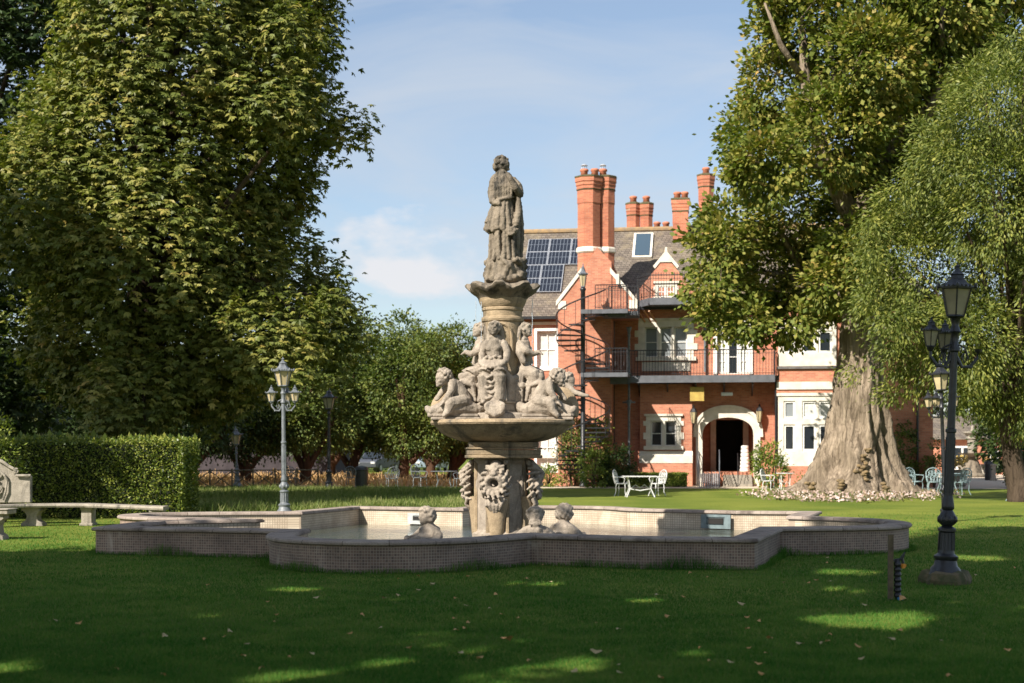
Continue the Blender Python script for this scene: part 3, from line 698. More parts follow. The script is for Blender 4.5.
# wall lanterns, hanging board, floodlight
def wall_lamp(px, y, v_, label):
    o = empty('wall_lantern', hw @ H(px, y, v_), HR, label, 'lantern', 'wall lanterns beside the door arch')
    m = MB(); m.tube([(0, .32, -.35), (0, .1, -.45), (0, 0, -.3)], .02, 5); m.lathe([(.05, -.32), (.08, -.28), (.02, -.24)], 6); m.lathe([(.17, .22), (.10, .36), (.03, .42), (.05, .47), (0, .55)], 6)
    for k in range(6): an = PI/3*k; m.tube([(.08*math.cos(an), .08*math.sin(an), -.28), (.16*math.cos(an), .16*math.sin(an), .22)], .012, 4)
    m.build('frame', M['iron'], o); m = MB(); m.lathe([(.075, -.27), (.15, .21)], 6); m.build('glass', M['glass_lamp'], o)
wall_lamp(693.5, 417, -.75, 'black lantern on the wall left of the door arch'); wall_lamp(759.5, 416, -.35, 'black lantern on the wall right of the door arch')
a = H(690, 401, -1.0); b = H(704, 387, -1.0)
m = MB(); m.box(a.x, b.x, -1.03, -.99, a.z, b.z); hb = m.build('board', M['ochre'], None); hb.matrix_world = hw
hb.name = 'hanging_board'; tag(hb, 'blank ochre board hanging from the balcony left of the door arch', 'sign')
fp = empty('floodlight', hw @ H(727, 394, -.7), HR, 'small white floodlight fixed under the balcony above the door arch', 'light')
m = MB(); m.prism([(-.25, -.12, -.08), (-.25, .12, -.04), (-.25, .12, .08), (-.25, -.1, .06)], (.5, 0, 0)); m.build('housing', M['white'], fp); m = MB(); m.box(-.03, .03, .12, .66, 0, .05); m.build('arm', M['iron'], fp)

# right wing with stone bay
gv = -1.0; gu0, gu1, gum = HU(776.5, gv), HU(933, gv), HU(836, gv)
def Z(y): return HZ(y, gv, 805)
up = [Hr(a, b, 331, 353, gv) for a, b in ((783.5, 795), (801.5, 815.5), (818, 832))]
lo1 = [Hr(a, b, 400.5, 419.5, gv) for a, b in ((783.5, 795), (802, 816), (818.5, 832))]; lo2 = [Hr(a, b, 424.5, 451, gv) for a, b in ((783.5, 795), (802, 816), (818.5, 832))]
sv = gv-.12
wall('stone_bay', HU(778, gv), gum, Z(367), Z(322), sv, [(a, b, Z(353), Z(331)) for a, b, _, _ in up], M['bathstone'], .3)
wall('stone_bay', HU(778, gv), gum, Z(466), Z(393), sv, [(a, b, Z(451), Z(424.5)) for a, b, _, _ in lo1]+[(a, b, Z(418.5), Z(401)) for a, b, _, _ in lo1], M['bathstone'], .3)
for a, b, _, _ in up: window(a, b, Z(353), Z(331), sv, 1, 1, fr=.09, inset=.05)
for i, (a, b, _, _) in enumerate(lo1):
    window(a, b, Z(418.5), Z(401), sv, 1, 1, fr=.08, pane='curtain' if i else 'pale_glass', inset=.05); window(a, b, Z(451), Z(424.5), sv, 1, 1, fr=.09, inset=.05)
m = MB(); m.box(gu0, gum, sv-.10, sv+.02, Z(369), Z(366.5)); m.build('cornice', simple('weathered_lead_cornice', (.16, .15, .14), (.1, .09, .09), 6, .8), house)
m = MB(); m.box(gu0, gum, sv-.06, gv, Z(389.5), Z(382)); m.build('string_course', M['bathstone'], house); m = MB(); m.box(gu0, gum, sv-.05, sv-.001, Z(396), Z(393.2)); m.build('string_course', M['bathstone'], house)
wall('wing_wall', gu0, gu1, 0, HZ(300, gv, 850), gv, [(HU(778, gv)+.05, gum-.05, Z(466), Z(393)), (HU(778, gv)+.05, gum-.05, Z(367), Z(322))], M['brick'], .2)
for a_, b_, c_ in ((0, Z(382.2), Z(366)), (0, Z(393), Z(389.7)), (.02, 0, Z(466)-.002)):
    m = MB(); m.box(gu0, gum, sv-a_, gv-.001, b_, c_); m.build('brick_panel', M['brick'], house)
ez = HZ(300, gv, 850)
m = MB(); m.poly([(gu0, gv, 0), (gu0, 11, 0), (gu0, 11, ez), (gu0, gv, ez)]); m.poly([(gu1, gv, 0), (gu1, 11, 0), (gu1, 11, ez), (gu1, gv, ez)]); m.poly([(gu0, 11, 0), (gu1, 11, 0), (gu1, 11, ez), (gu0, 11, ez)]); m.build('wing_side', M['brick'], house)
m = MB(); c = (gu0+gu1)/2
m.poly([(gu0-.3, gv-.3, ez), (gu1+.3, gv-.3, ez), (gu1-3, 5, ridge_z-.3), (gu0+3, 5, ridge_z-.3)]); m.poly([(gu1+.3, gv-.3, ez), (gu1+.3, 11.3, ez), (gu1-3, 5, ridge_z-.3)]); m.poly([(gu0-.3, gv-.3, ez), (gu0+3, 5, ridge_z-.3), (gu0-.3, 11.3, ez)]); m.poly([(gu0-.3, 11.3, ez), (gu0+3, 5, ridge_z-.3), (gu1-3, 5, ridge_z-.3), (gu1+.3, 11.3, ez)]); m.build('roof', M['roof'], house)
m = MB(); m.box(HU(926, gv), gu1+.01, gv-.5, gv-.001, 0, HZ(455, gv, 928)); m.build('buttress', M['brick'], house)

# ------------------------------------------------------------ spiral staircase
st = empty('spiral_staircase', hw @ Vector((HU(583, -3.0), -3.0, 0)), HR, 'black iron spiral staircase with open treads and a lantern on its centre pole', 'staircase')
zc = lambda y: H(583, y, -3.0).z
m = MB(); m.lathe([(.16, 0), (.16, .1), (.10, .16), (.10, zc(291)), (.13, zc(290)), (.13, zc(288.5)), (.05, zc(287))], 14); m.build('centre_pole', M['iron'], st, True)
rad = 1.15; z1_, z2_ = zb_t, zc(312)
nst = 38; rise = z2_/nst; step = R(27); a_top = R(-20)
treads = []
for k in range(1, nst):
    a = a_top-(nst-k)*step; m = MB(); z = k*rise
    p = [(.1*math.cos(a), .1*math.sin(a)), (rad*math.cos(a-step*.6), rad*math.sin(a-step*.6)), (rad*math.cos(a), rad*math.sin(a)), (rad*math.cos(a+step*.6), rad*math.sin(a+step*.6))]
    m.prism([(x, y, z-.055) for x, y in p], (0, 0, .055)); m.tube([(.1*math.cos(a), .1*math.sin(a), z-.05), (rad*math.cos(a), rad*math.sin(a), z-.05)], .02, 4)
    m.build('tread', M['iron'], st)
m = MB(); rail = []
for k in range(1, nst*3):
    kk = k/3; a = a_top-(nst-kk)*step; z = kk*rise
    rail.append((rad*math.cos(a), rad*math.sin(a), z+.95))
    if k % 3 == 0 or k % 3 == 1 and False: m.tube([(rad*math.cos(a), rad*math.sin(a), z-.04), (rad*math.cos(a), rad*math.sin(a), z+.95)], .014, 4)
m.tube(rail, .034, 5); m.tube([(x, y, z-.98) for x, y, z in rail], .018, 4); m.build('handrail', M['iron'], st)
for zz, nm in ((z1_, 'landing'), (z2_, 'landing')):
    m = MB(); m.box(.0, 1.95, -.9, 1.42, zz-.08, zz); m.box(-.02, 1.97, -.94, -.9, zz-.16, zz+.02)
    ld = m.build(nm, M['lead'], st); railing(ld, [(.6, -.88), (1.93, -.88), (1.93, .0)], zz, 1.05, .12)
m = MB(); a = Vector((HU(611, -1.6)-HU(583, -3), 0, 0)); m.box(a.x-.3, a.x+1.25, -1.2+1.0, 1.4, z2_-.18, z2_+.0); m.box(a.x+.0, a.x+.75, -.5, -.2, z2_-.28, z2_+.02); ld2 = m.build('walkway', M['lead'], st)
railing(ld2, [(a.x, -.2), (a.x+1.25, -.2), (a.x+1.25, 1.3)], z2_, 1.05, .12)
# lantern on the pole
def lantern(parent, c, w_, h, n=6, glass='glass_lamp', mat='iron', name='lantern', rot=0.26):
    "tapered glazed lantern: w_ = half width at top, h = total height, c = bottom centre"
    cx, cy, cz = c; gh = h*.50
    m = MB(); m.lathe([(w_*.18, cz-h*.05), (w_*.5, cz-h*.02), (w_*.62, cz), (w_*.56, cz+h*.03)], n, (cx, cy, 0), rot)
    for k in range(n):
        a = rot+2*PI*k/n; m.tube([(cx+w_*.58*math.cos(a), cy+w_*.58*math.sin(a), cz+h*.02), (cx+w_*.97*math.cos(a), cy+w_*.97*math.sin(a), cz+gh)], w_*.055, 4)
    fr = m.build(name, M[mat], parent)
    m = MB(); m.lathe([(w_*.54, cz+h*.025), (w_*.91, cz+gh*.99)], n, (cx, cy, 0), rot); m.build('glass', M[glass], fr)
    m = MB(); z = cz+gh
    m.lathe([(w_*.95, z-.001), (w_*1.24, z), (w_*1.26, z+h*.035), (w_*1.0, z+h*.06), (w_*.72, z+h*.12), (w_*.46, z+h*.20), (w_*.42, z+h*.26), (w_*.5, z+h*.28), (w_*.34, z+h*.31), (w_*.16, z+h*.37), (w_*.13, z+h*.41), (w_*.2, z+h*.43), (w_*.07, z+h*.46), (0, z+h*.52)], n if n > 5 else 8, (cx, cy, 0), rot)
    for k in range(n):      # crest leaves on the roof edge
        a = rot+2*PI*k/n
        m.ico((cx+w_*1.27*math.cos(a), cy+w_*1.27*math.sin(a), z+h*.055), (w_*.11, w_*.11, w_*.2), 1)
        for j in (1, 2, 3):
            b = a+2*PI/n*j/4; rr = w_*1.2*math.cos(PI/n)/math.cos(((b-rot) % (2*PI/n))-PI/n); m.ico((cx+rr*math.cos(b), cy+rr*math.sin(b), z+h*.05), (w_*.08, w_*.08, w_*.12), 1)
    m.build('roof', M[mat], fr)
    return fr
lantern(st, (0, 0, zc(287)), .17, 1.05, 6, 'glass_lamp', 'iron_grey')

# ------------------------------------------------------------ buildings further off
def far_house(name, label, d, px0, px1, y_eave, y_ridge, mat, doors, rot=0, depth=8, roofmat='roof'):
    x0, x1 = (px0-512)*d/F, (px1-512)*d/F; c = ((x0+x1)/2, d, 0); hwid = (x1-x0)/2
    z1 = CAMH+(450-y_eave)*d/F; z2 = CAMH+(450-y_ridge)*(d+depth/2)/F
    o = empty(name, c, rot, label, 'building')
    m = MB(); m.box(-hwid, hwid, 0, depth, 0, z1); m.prism([(-hwid, 0, z1), (-hwid, depth, z1), (-hwid, depth/2, z2-.1)], (.02, 0, 0)); m.build('wall', mat, o)
    m = MB(); m.prism([(-hwid-.3, -.4, z1-.1), (-hwid-.3, depth/2, z2), (-hwid-.3, depth+.4, z1-.1)], (2*hwid+.6, 0, 0)); m.build('roof', M[roofmat], o)
    for (a, b, ya, yb, kind) in doors:
        u0, u1 = (a-512)*d/F-c[0], (b-512)*d/F-c[0]; zb, zt = max(0, CAMH+(450-yb)*d/F), CAMH+(450-ya)*d/F
        m = MB(); m.box(u0, u1, -.06, -.002, zb, zt)
        wn = m.build('door' if kind == 'd' else 'window', M['white'], o); n = max(1, round((u1-u0)/.5))
        m = MB()
        for k in range(n):
            e = (u1-u0)/n; m.box(u0+e*k+.07, u0+e*(k+1)-.07, -.075, -.062, zb+.1+(.5 if kind == 'd' else 0), zt-.12)
        m.build('pane', M['glass'], wn)
    return o
far_house('brick_annexe', 'low red brick building with white glazed doors, beyond the court at the right edge', 92, 924, 1075, 438, 416, M['brick'], [(953, 971, 446, 474, 'd'), (990, 998, 448, 462, 'w'), (1012, 1020, 448, 462, 'w')])
far_house('garden_shed', 'low dark grey outbuilding half hidden under the trees on the left', 88, 196, 335, 444, 424, simple('dark_shed_wall', (.05, .042, .048), (.03, .025, .03), 2, .9), [])
# ============================================================ POOL
def chaikin(pts, it=2):
    for _ in range(it):
        q = []
        for i in range(len(pts)-1):
            a, b = pts[i], pts[i+1]
            q += [(a[0]*.75+b[0]*.25, a[1]*.75+b[1]*.25), (a[0]*.25+b[0]*.75, a[1]*.25+b[1]*.75)]
        pts = [pts[0]]+q[0:]+[pts[-1]]
    return pts
LOBES = [  # outer coping outline, counter-clockwise; round lobes (r) alternate with square bays (s)
 ('r', [(-3.42, 20.9), (-3.5, 19.9), (-3.15, 18.9), (-2.3, 18.35), (-1.3, 18.3), (-.4, 18.8), (.3, 19.75)]),
 ('s', [(.3, 19.75), (1.7, 19.1), (3.26, 18.85), (4.1, 21.5)]),
 ('r', [(4.1, 21.5), (5.3, 21.7), (6.1, 22.1), (6.6, 23.2), (6.4, 24.6), (5.35, 25.5)]),
 ('s', [(5.35, 25.5), (6.0, 27.5), (4.4, 27.8), (2.66, 28.9)]),
 ('r', [(2.66, 28.9), (2.2, 29.9), (1.0, 30.4), (-.2, 30.3), (-.9, 29.9), (-1.2, 29.2)]),
 ('s', [(-1.2, 29.2), (-3.4, 30.1), (-4.3, 27.5)]),
 ('r', [(-4.3, 27.5), (-5.7, 27.3), (-6.9, 26.9), (-7.3, 25.9), (-6.7, 24.9), (-5.0, 24.3)]),
 ('s', [(-5.0, 24.3), (-6.45, 21.8), (-3.42, 20.9)])]
# put the left bay's far corner in
LOBES[7] = ('s', [(-5.0, 24.3), (-6.1, 23.9), (-6.45, 21.8), (-3.42, 20.9)])
outline = []
for k, p in LOBES:
    q = chaikin(p, 3) if k == 'r' else p
    outline += q[:-1]
# drop doubles
ol = [outline[0]]
for p in outline[1:]:
    if (Vector(p)-Vector(ol[-1])).length > .02: ol.append(p)
outline = ol
def area(p): return sum(p[i][0]*p[(i+1) % len(p)][1]-p[(i+1) % len(p)][0]*p[i][1] for i in range(len(p)))/2
if area(outline) < 0: outline = outline[::-1]
def inset(pts, o):
    n = len(pts); r = []
    for i in range(n):
        a, b, c = Vector(pts[i-1]), Vector(pts[i]), Vector(pts[(i+1) % n])
        d1, d2 = (b-a).normalized(), (c-b).normalized(); n1, n2 = Vector((-d1.y, d1.x)), Vector((-d2.y, d2.x))
        mm = n1+n2; mm = mm/max(.35, mm.length_squared/2) if mm.length > 1e-6 else n1
        r.append(b+mm*o)
    return r
def sweep(name, profile, mat, parent, uv=True, smooth=False):
    "profile of (inset, z) swept round the pool outline, with UVs in metres"
    n = len(outline); m = bpy.data.meshes.new(name); rings = [inset(outline, o) for o, z in profile]
    vs = [(p.x, p.y, profile[j][1]) for j, rg in enumerate(rings) for p in rg]
    fs = [(j*n+i, j*n+(i+1) % n, (j+1)*n+(i+1) % n, (j+1)*n+i) for j in range(len(profile)-1) for i in range(n)]
    m.from_pydata(vs, [], fs)
    L = [0]
    for i in range(n): L.append(L[-1]+(Vector(outline[(i+1) % n])-Vector(outline[i])).length)
    V_ = [0]
    for j in range(len(profile)-1): V_.append(V_[-1]+math.dist(profile[j], profile[j+1]))
    u = m.uv_layers.new(name='UVMap'); li = 0
    for j in range(len(profile)-1):
        for i in range(n):
            for a, b in ((i, j), (i+1, j), (i+1, j+1), (i, j+1)): u.data[li].uv = (L[a], V_[b]); li += 1
    bm = bmesh.new(); bm.from_mesh(m); bmesh.ops.recalc_face_normals(bm, faces=bm.faces); bm.to_mesh(m); bm.free()
    m.materials.append(mat); o = bpy.data.objects.new(name, m); COL.objects.link(o); o.parent = parent
    if smooth: smooth_angle(o, 40)
    return o
pool = empty('fountain_pool', (0, 0, 0), 0, 'low mosaic-tiled pool wall with stone coping and alternating round and square bays around the fountain', 'pool')
CT = .42
sweep('outer_wall', [(.05, -.05), (.05, CT-.06)], M['mosaic'], pool)
sweep('coping', [(.06, CT-.062), (.02, CT-.06), (.0, CT-.045), (.0, CT-.02), (.02, CT), (.38, CT+.004), (.40, CT-.02), (.40, CT-.05), (.36, CT-.062)], M['coping'], pool, smooth=True)
sweep('inner_wall', [(.36, CT-.06), (.36, -.35)], M['mosaic_in'], pool)
WZ = .06
m = MB(); r_ = inset(outline, .355); m.poly([(p.x, p.y, WZ) for p in r_]); wt = tag(m.build('pool_water', M['water']), kind='structure')
m = MB(); m.poly([(p.x, p.y, -.34) for p in r_]); m.build('pool_floor', M['mosaic_in'], pool)
# skimmer boxes on the inner wall
for (px, py, ww, hh, d, lab) in ((716, 521.5, 32, 14, 27.58, 'slate blue framed overflow with dark slot'), (419, 518.5, 24, 11, 29.08, 'pale framed overflow with dark slot')):
    c = W(px, py, d); hh = hh; a = math.atan2(28.9-27.8, 2.66-4.4) if px > 500 else 0
    a = math.atan2(27.8-28.9, 4.4-2.66) if px > 500 else math.atan2(-.9, 2.2)
    T = Matrix.Translation((c.x, c.y-.03, 0)) @ Matrix.Rotation(a, 4, 'Z')
    hwid, zt, zb = ww*d/F/2, c.z+hh*d/F/2, c.z-hh*d/F/2
    m = MB(); m.box(-hwid, hwid, -.03, .0, zb, zb+.07, T); m.box(-hwid, hwid, -.03, 0, zt-.05, zt, T); m.box(-hwid, -hwid+.12, -.03, 0, zb+.07, zt-.05, T); m.box(hwid-.12, hwid, -.03, 0, zb+.07, zt-.05, T)
    m.box(-hwid+.1, hwid-.1, -.01, .02, zb+.06, zt-.04, T)
    o = m.build('skimmer_frame', simple('skimmer_plastic', (.16, .21, .22) if px > 500 else (.5, .52, .5), None, 9, .5), pool); tag(o, lab)
    m = MB(); m.box(-hwid*.5, hwid*.5, -.035, -.012, zb+.09, zt-.07, T); m.build('slot', M['dark'], o)

# ============================================================ FOUNTAIN
FD = 24.0; FS = F/FD
FO = Vector(((502.5-512)/FS, FD, 0))
def fp3(px, y, v=0): return Vector(((px-502.5)/FS, v, CAMH+(450-y)/FS))
def fz(y): return CAMH+(450-y)/FS
def q(r): return r/FS
ft = empty('stone_fountain', FO, 0, 'tall carved sandstone fountain topped by a standing woman, in the middle of the pool', 'fountain')

class Sculpt:
    "merges overlapping rounded masses into one continuous carved surface"
    def __init__(s): s.m = MB()
    def ball(s, p, r, rot=None):
        "p=(px,y,v); r in picture pixels (x,y depth,z)"
        rr = r if isinstance(r, tuple) else (r, r, r)
        Mx = None if rot is None else Matrix.Rotation(R(rot), 3, 'Y')
        s.m.ico(fp3(*p), tuple(q(a) for a in rr), 2, Mx); return s
    def limb(s, pts, rs, sq=1.0):
        P = [fp3(*p) for p in pts]; Q = []; rr = []
        for i in range(len(P)-1):
            n = max(2, int((P[i+1]-P[i]).length/q(2.0)))
            for k in range(n):
                t = k/n; Q.append(P[i].lerp(P[i+1], t)); rr.append(q(rs[i]*(1-t)+rs[i+1]*t))
        Q.append(P[-1]); rr.append(q(rs[-1]))
        s.m.tube(Q, rr, 10)
        for i in (0, -1): s.m.ico(Q[i], rr[i], 1)
        return s
    def fold(s, pts, r0=1.0, r1=1.6): return s.limb(pts, [r0+(r1-r0)*i/(len(pts)-1) for i in range(len(pts))])
    def done(s, name, mat, parent, vox=.013, rough=.004, sm=1, freq=14, loc=None):
        o = s.m.build(name, mat, parent)
        rm = o.modifiers.new('r', 'REMESH'); rm.mode = 'VOXEL'; rm.voxel_size = vox
        if sm: ms = o.modifiers.new('s', 'SMOOTH'); ms.iterations = sm; ms.factor = .3
        bpy.context.view_layer.update(); dg = bpy.context.evaluated_depsgraph_get()
        me = bpy.data.meshes.new_from_object(o.evaluated_get(dg)); o.modifiers.clear(); old = o.data; o.data = me; me.name = name
        bpy.data.meshes.remove(old)
        if not me.materials: me.materials.append(mat)
        if rough:
            n = len(me.vertices); co = np.empty(n*3, np.float32); me.vertices.foreach_get('co', co); co = co.reshape(-1, 3)
            no = np.empty(n*3, np.float32); me.vertex_normals.foreach_get('vector', no); no = no.reshape(-1, 3)
            d = np.array([noise.noise(Vector((float(p[0])*freq, float(p[1])*freq, float(p[2])*freq)))+.6*noise.noise(Vector((float(p[0])*freq*2.7, float(p[1])*freq*2.7, float(p[2])*freq*2.7))) for p in co], np.float32)
            co += no*d[:, None]*rough; me.vertices.foreach_set('co', co.ravel()); me.update()
        me.polygons.foreach_set('use_smooth', [True]*len(me.polygons))
        return o

def face(S, c, r, yaw, tilt=0, beard=False):
    "eyes, nose, mouth, chin, ears on a head of radius r px; yaw 0 = towards the viewer, +90 = picture right"
    px, y, v = c; f = Vector((math.sin(R(yaw)), -math.cos(R(yaw)))); sd = Vector((math.cos(R(yaw)), math.sin(R(yaw))))
    def at_(fw, side, up): return (px+(f.x*fw+sd.x*side)*r, y-up*r+tilt*fw*r*.3, v+(f.y*fw+sd.y*side)*q(r))
    S.ball(at_(.36, 0, -.42), (.62*r, .62*r, .70*r))            # jaw
    S.limb([at_(.90, 0, .20), at_(1.0, 0, -.12)], [.11*r, .14*r])  # nose
    S.limb([at_(.82, -.42, .30), at_(.96, -.1, .27)], [.1*r, .13*r]); S.limb([at_(.82, .42, .30), at_(.96, .1, .27)], [.1*r, .13*r])  # brow
    S.limb([at_(.93, -.2, -.42), at_(1.0, 0, -.40), at_(.93, .2, -.42)], [.08*r]*3); S.limb([at_(.9, -.14, -.56), at_(.9, .14, -.56)], [.08*r]*2)
    S.ball(at_(.82, 0, -.80), .24*r)
    for s in (-1, 1): S.ball(at_(.0, s*.95, -.05), (.16*r, .2*r, .26*r)); S.ball(at_(.72, s*.42, -.2), .22*r)
    if beard:
        for k in range(-4, 5):
            S.limb([at_(.85, k*.16, -.55), at_(.85, k*.18, -1.0), at_(.72, k*.15+.05*(k % 2), -1.5+abs(k)*.1)], [.16*r, .17*r, .08*r])
        S.limb([at_(.98, -.05, -.3), at_(.9, -.42, -.5)], [.12*r, .08*r]); S.limb([at_(.98, .05, -.3), at_(.9, .42, -.5)], [.12*r, .08*r])
def curls(S, c, r, n, seed, zmin=-.2, yaw=0, front=.55, sz=.26):
    rd = random.Random(seed); f = Vector((math.sin(R(yaw)), -math.cos(R(yaw)), 0))
    for k in range(n):
        z = 1-2*(k+.5)/n; a = k*2.399963; d = Vector((math.sqrt(1-z*z)*math.cos(a), math.sqrt(1-z*z)*math.sin(a), z))
        if z < zmin or (d.dot(f) > front and z < .55): continue
        S.ball((c[0]+d.x*r*1.02, c[1]-d.z*r*1.02, c[2]+d.y*q(r)*1.02), r*sz*rd.uniform(.8, 1.2))

# -- structure of the fountain ------------------------------------------------
def flathe(name, prof, mat, n=40, fn=None, parent=None, ctr=502.5, rot=0, deg=30):
    m = MB(); m.lathe([(q(r), fz(y)) for r, y in prof], n, ((ctr-502.5)/FS, 0, 0), rot, fn); o = m.build(name, mat, parent or ft); return smooth_angle(o, deg)
# plinth shaft: eight-sided core with fillets
flathe('plinth', [(30, 545), (30, 533), (27, 531), (25.5, 529), (25.5, 464), (28, 461), (28, 457.5)], M['stone_pale'], 8, ctr=501.5, rot=R(14), deg=20)
m = MB()
for k in range(8):
    a = R(14)+k*PI/4; rr = q(26); m.tube([(rr*math.cos(a)-1/FS, rr*math.sin(a), fz(533)), (rr*math.cos(a)-1/FS, rr*math.sin(a), fz(461))], q(2.0), 6)
m.build('pilaster_strips', M['stone'], ft)
m = MB(); T = Matrix.Rotation(R(3), 4, 'Z')
for e, y0, y1 in ((37.5, 458, 455), (36, 455, 449.5), (37.2, 449.4, 447.5), (34, 447.4, 442.2)): h_ = q(e); m.box(-h_, h_, -h_, h_, fz(y0), fz(y1), T)
o = m.build('abacus', M['stone'], ft); bv_ = o.modifiers.new('b', 'BEVEL'); bv_.width = .015; bv_.segments = 2
flathe('basin', [(30, 442.4), (36, 442), (44, 440.5), (54, 437), (62, 432.5), (66, 428), (67.5, 426.5), (68.5, 425.8), (71, 425), (72.2, 423.2), (71.8, 421), (70, 420), (66, 420.4), (63, 424), (58, 426)], M['stone'], 56)
flathe('basin_floor', [(67, 421.5), (40, 421), (39, 415), (37.5, 413.5), (30, 413), (0, 413)], M['stone_pale'], 40)
m = MB()
for e, y0, y1 in ((35, 413, 411.5), (33, 411.4, 404.5), (34.5, 404.4, 402), (30, 402, 398)): h_ = q(e)*.78; m.box(-h_, h_, -h_, h_, fz(y0), fz(y1), Matrix.Rotation(R(45), 4, 'Z'))
o = m.build('upper_step', M['stone_pale'], ft); bv_ = o.modifiers.new('b', 'BEVEL'); bv_.width = .012; bv_.segments = 2
flathe('column', [(24, 400), (22.5, 396), (19.8, 392), (19.8, 323), (21, 322), (21.6, 320), (21, 318), (19.4, 317), (19.6, 312), (20.6, 311), (20.8, 309), (20, 308), (20, 306)], M['stone'], 40)
# niche arches around the column
m = MB()
for k in range(4):
    a0 = R(-94)+k*PI/2; pts = []
    for j in range(15):
        t = j/14
        if t < .2: u, yy = -11, 352-(t/.2)*14
        elif t > .8: u, yy = 11, 338+((t-.8)/.2)*14
        else: th = PI*(t-.2)/.6; u, yy = -11*math.cos(th), 338-13*math.sin(th)
        an = a0+u/20.5; pts.append((q(20.4)*math.cos(an), q(20.4)*math.sin(an), fz(yy)))
    m.tube(pts, q(1.5), 6)
m.build('niche_moulding', M['stone'], ft)
def shell_fn(a, r, z):
    # scalloped drooping rim
    k = max(0, min(1, (r-q(21))/q(14))); wv_ = math.cos(a*8+.7); fl_ = math.cos(a*32)
    return r*(1+.05*k*wv_)+.010*fl_*k, z-k*q(5.5)*(.5-.5*wv_)+.006*fl_*k
flathe('shell_capital', [(19.5, 307), (20.5, 305.8), (22, 303), (24, 299), (27.5, 294.5), (32, 290.5), (35, 287.5), (36, 285.5), (34, 283.5), (30, 283.8), (24, 285), (0, 284)], M['stone_dark'], 160, shell_fn, deg=50)
flathe('capital_neck', [(19.4, 309), (21, 307.5), (23, 303.5), (24.4, 299.4), (24.4, 298)], M['stone'], 32)

# -- standing woman -----------------------------------------------------------
S = Sculpt()
rd = random.Random(4)
S.limb([(505, 283, 0), (505.5, 270, 0), (505.5, 259, 0)], [19, 18.5, 16.5])
for k in range(46):
    a = rd.uniform(0, 2*PI); yy = rd.uniform(260, 283); rr = 17.5+(yy-259)*.1
    S.ball((505.5+rr*math.cos(a), yy, q(rr)*math.sin(a)), (rd.uniform(2, 5), rd.uniform(2, 5), rd.uniform(2, 4.5)))
for k in range(9): a = rd.uniform(0, 2*PI); S.fold([(505+17*math.cos(a), 259, q(17)*math.sin(a)), (505+19*math.cos(a+.4), 267, q(19)*math.sin(a+.4)), (505+18*math.cos(a+.2), 279, q(18)*math.sin(a+.2))], 1.6, 2.6)
S.done('rock_base', M['stone_dark'], ft, .018, .016, 1, 12)
S = Sculpt()
# skirt and legs
S.limb([(505, 262, 0), (504.5, 245, 0), (505, 228, 0), (504, 212, 0), (503, 200, 0)], [15.5, 13.5, 12.5, 11.5, 9.5])
S.limb([(514, 262, -.08), (515.5, 240, -.1), (513, 222, -.06)], [5.5, 5.5, 6.5]); S.limb([(494, 261, -.06), (495, 240, -.06), (498, 222, -.05)], [4.5, 5.5, 7])
S.limb([(512, 262, -.2), (517, 262, -.30)], [2.6, 2.2])                                      # foot
for i, (x0, x1, b) in enumerate([(493, 490, -.1), (496, 494, -.2), (499.5, 499, -.24), (503, 504, -.25), (507, 509, -.24), (511, 513.5, -.2), (515, 518, -.12), (517.5, 521, 0.0)]):
    S.fold([(x0, 216, b*.8), ((x0+x1)/2+(1 if i % 2 else -1), 238, b), (x1, 261, b*1.08)], 1.4, 2.2)
# overskirt (peplum) flaring left
S.limb([(503, 200, 0), (501, 212, 0), (497.5, 226, 0)], [10, 12, 13.5])
for i, (x0, x1, yy, b) in enumerate([(494, 485.8, 229, 0.02), (496, 488.5, 231, -.14), (499, 493, 232, -.2), (501, 497.5, 230, -.24), (504, 503, 231, -.25), (507, 509, 226, -.22)]):
    S.fold([(x0, 203, b*.7), ((x0+x1)/2-.6, 216, b*.95), (x1, yy, b)], 1.6, 2.8)
# drape hanging on the right with a gathered end
S.fold([(518, 196, -.05), (518.5, 212, -.1), (516, 226, -.2)], 3.2, 3.4); S.fold([(519, 203, 0), (520.5, 220, -.02), (521, 240, -.04), (519, 258, -.05)], 3.0, 3.6)
S.ball((511.5, 233, -.24), (6.2, 4, 4.4)); S.fold([(505.5, 232, -.24), (511, 237.5, -.29), (517.5, 231.5, -.24)], 1.6, 1.6); S.fold([(506, 228, -.22), (511, 231, -.29), (517, 227, -.22)], 1.4, 1.4)
# torso, bust, shoulders
S.limb([(502.5, 203, 0), (503.5, 192, 0), (504, 182, 0), (502, 176, 0)], [9.8, 10.5, 10.5, 7.5])
S.ball((497, 181, .06), (7.5, 7, 8.5)); S.ball((510, 186, -.10), (6.5, 6, 6)); S.ball((508, 180, .02), (6, 6, 6.5))
S.limb([(511, 180, -.02), (517.5, 187, -.04), (519.6, 195, -.06)], [4.8, 5.0, 4.6])           # upper arm
S.limb([(519.6, 195, -.06), (515.5, 190, -.2), (510.5, 181, -.22), (507.8, 176, -.2)], [4.4, 3.4, 2.6, 2.2])    # forearm to chin
S.limb([(512, 186, .04), (514, 197, .06), (515, 208, .04), (516, 225, .02)], [6, 5, 5, 5]); S.limb([(494.5, 180, .02), (491.8, 192, .0), (492.5, 203, -.12), (499, 206, -.22)], [4.8, 4.4, 3.4, 2.6])
for i in range(7): S.fold([(494+i*3, 178+abs(i-3)*.6, -.14), (495+i*2.8, 188, -.19), (495.5+i*2.6, 199, -.17)], 1.0, 1.3)
S.fold([(493, 199.5, -.06), (500, 201.5, -.2), (509, 199.5, -.18), (513, 197, -.06)], 1.7, 1.7)
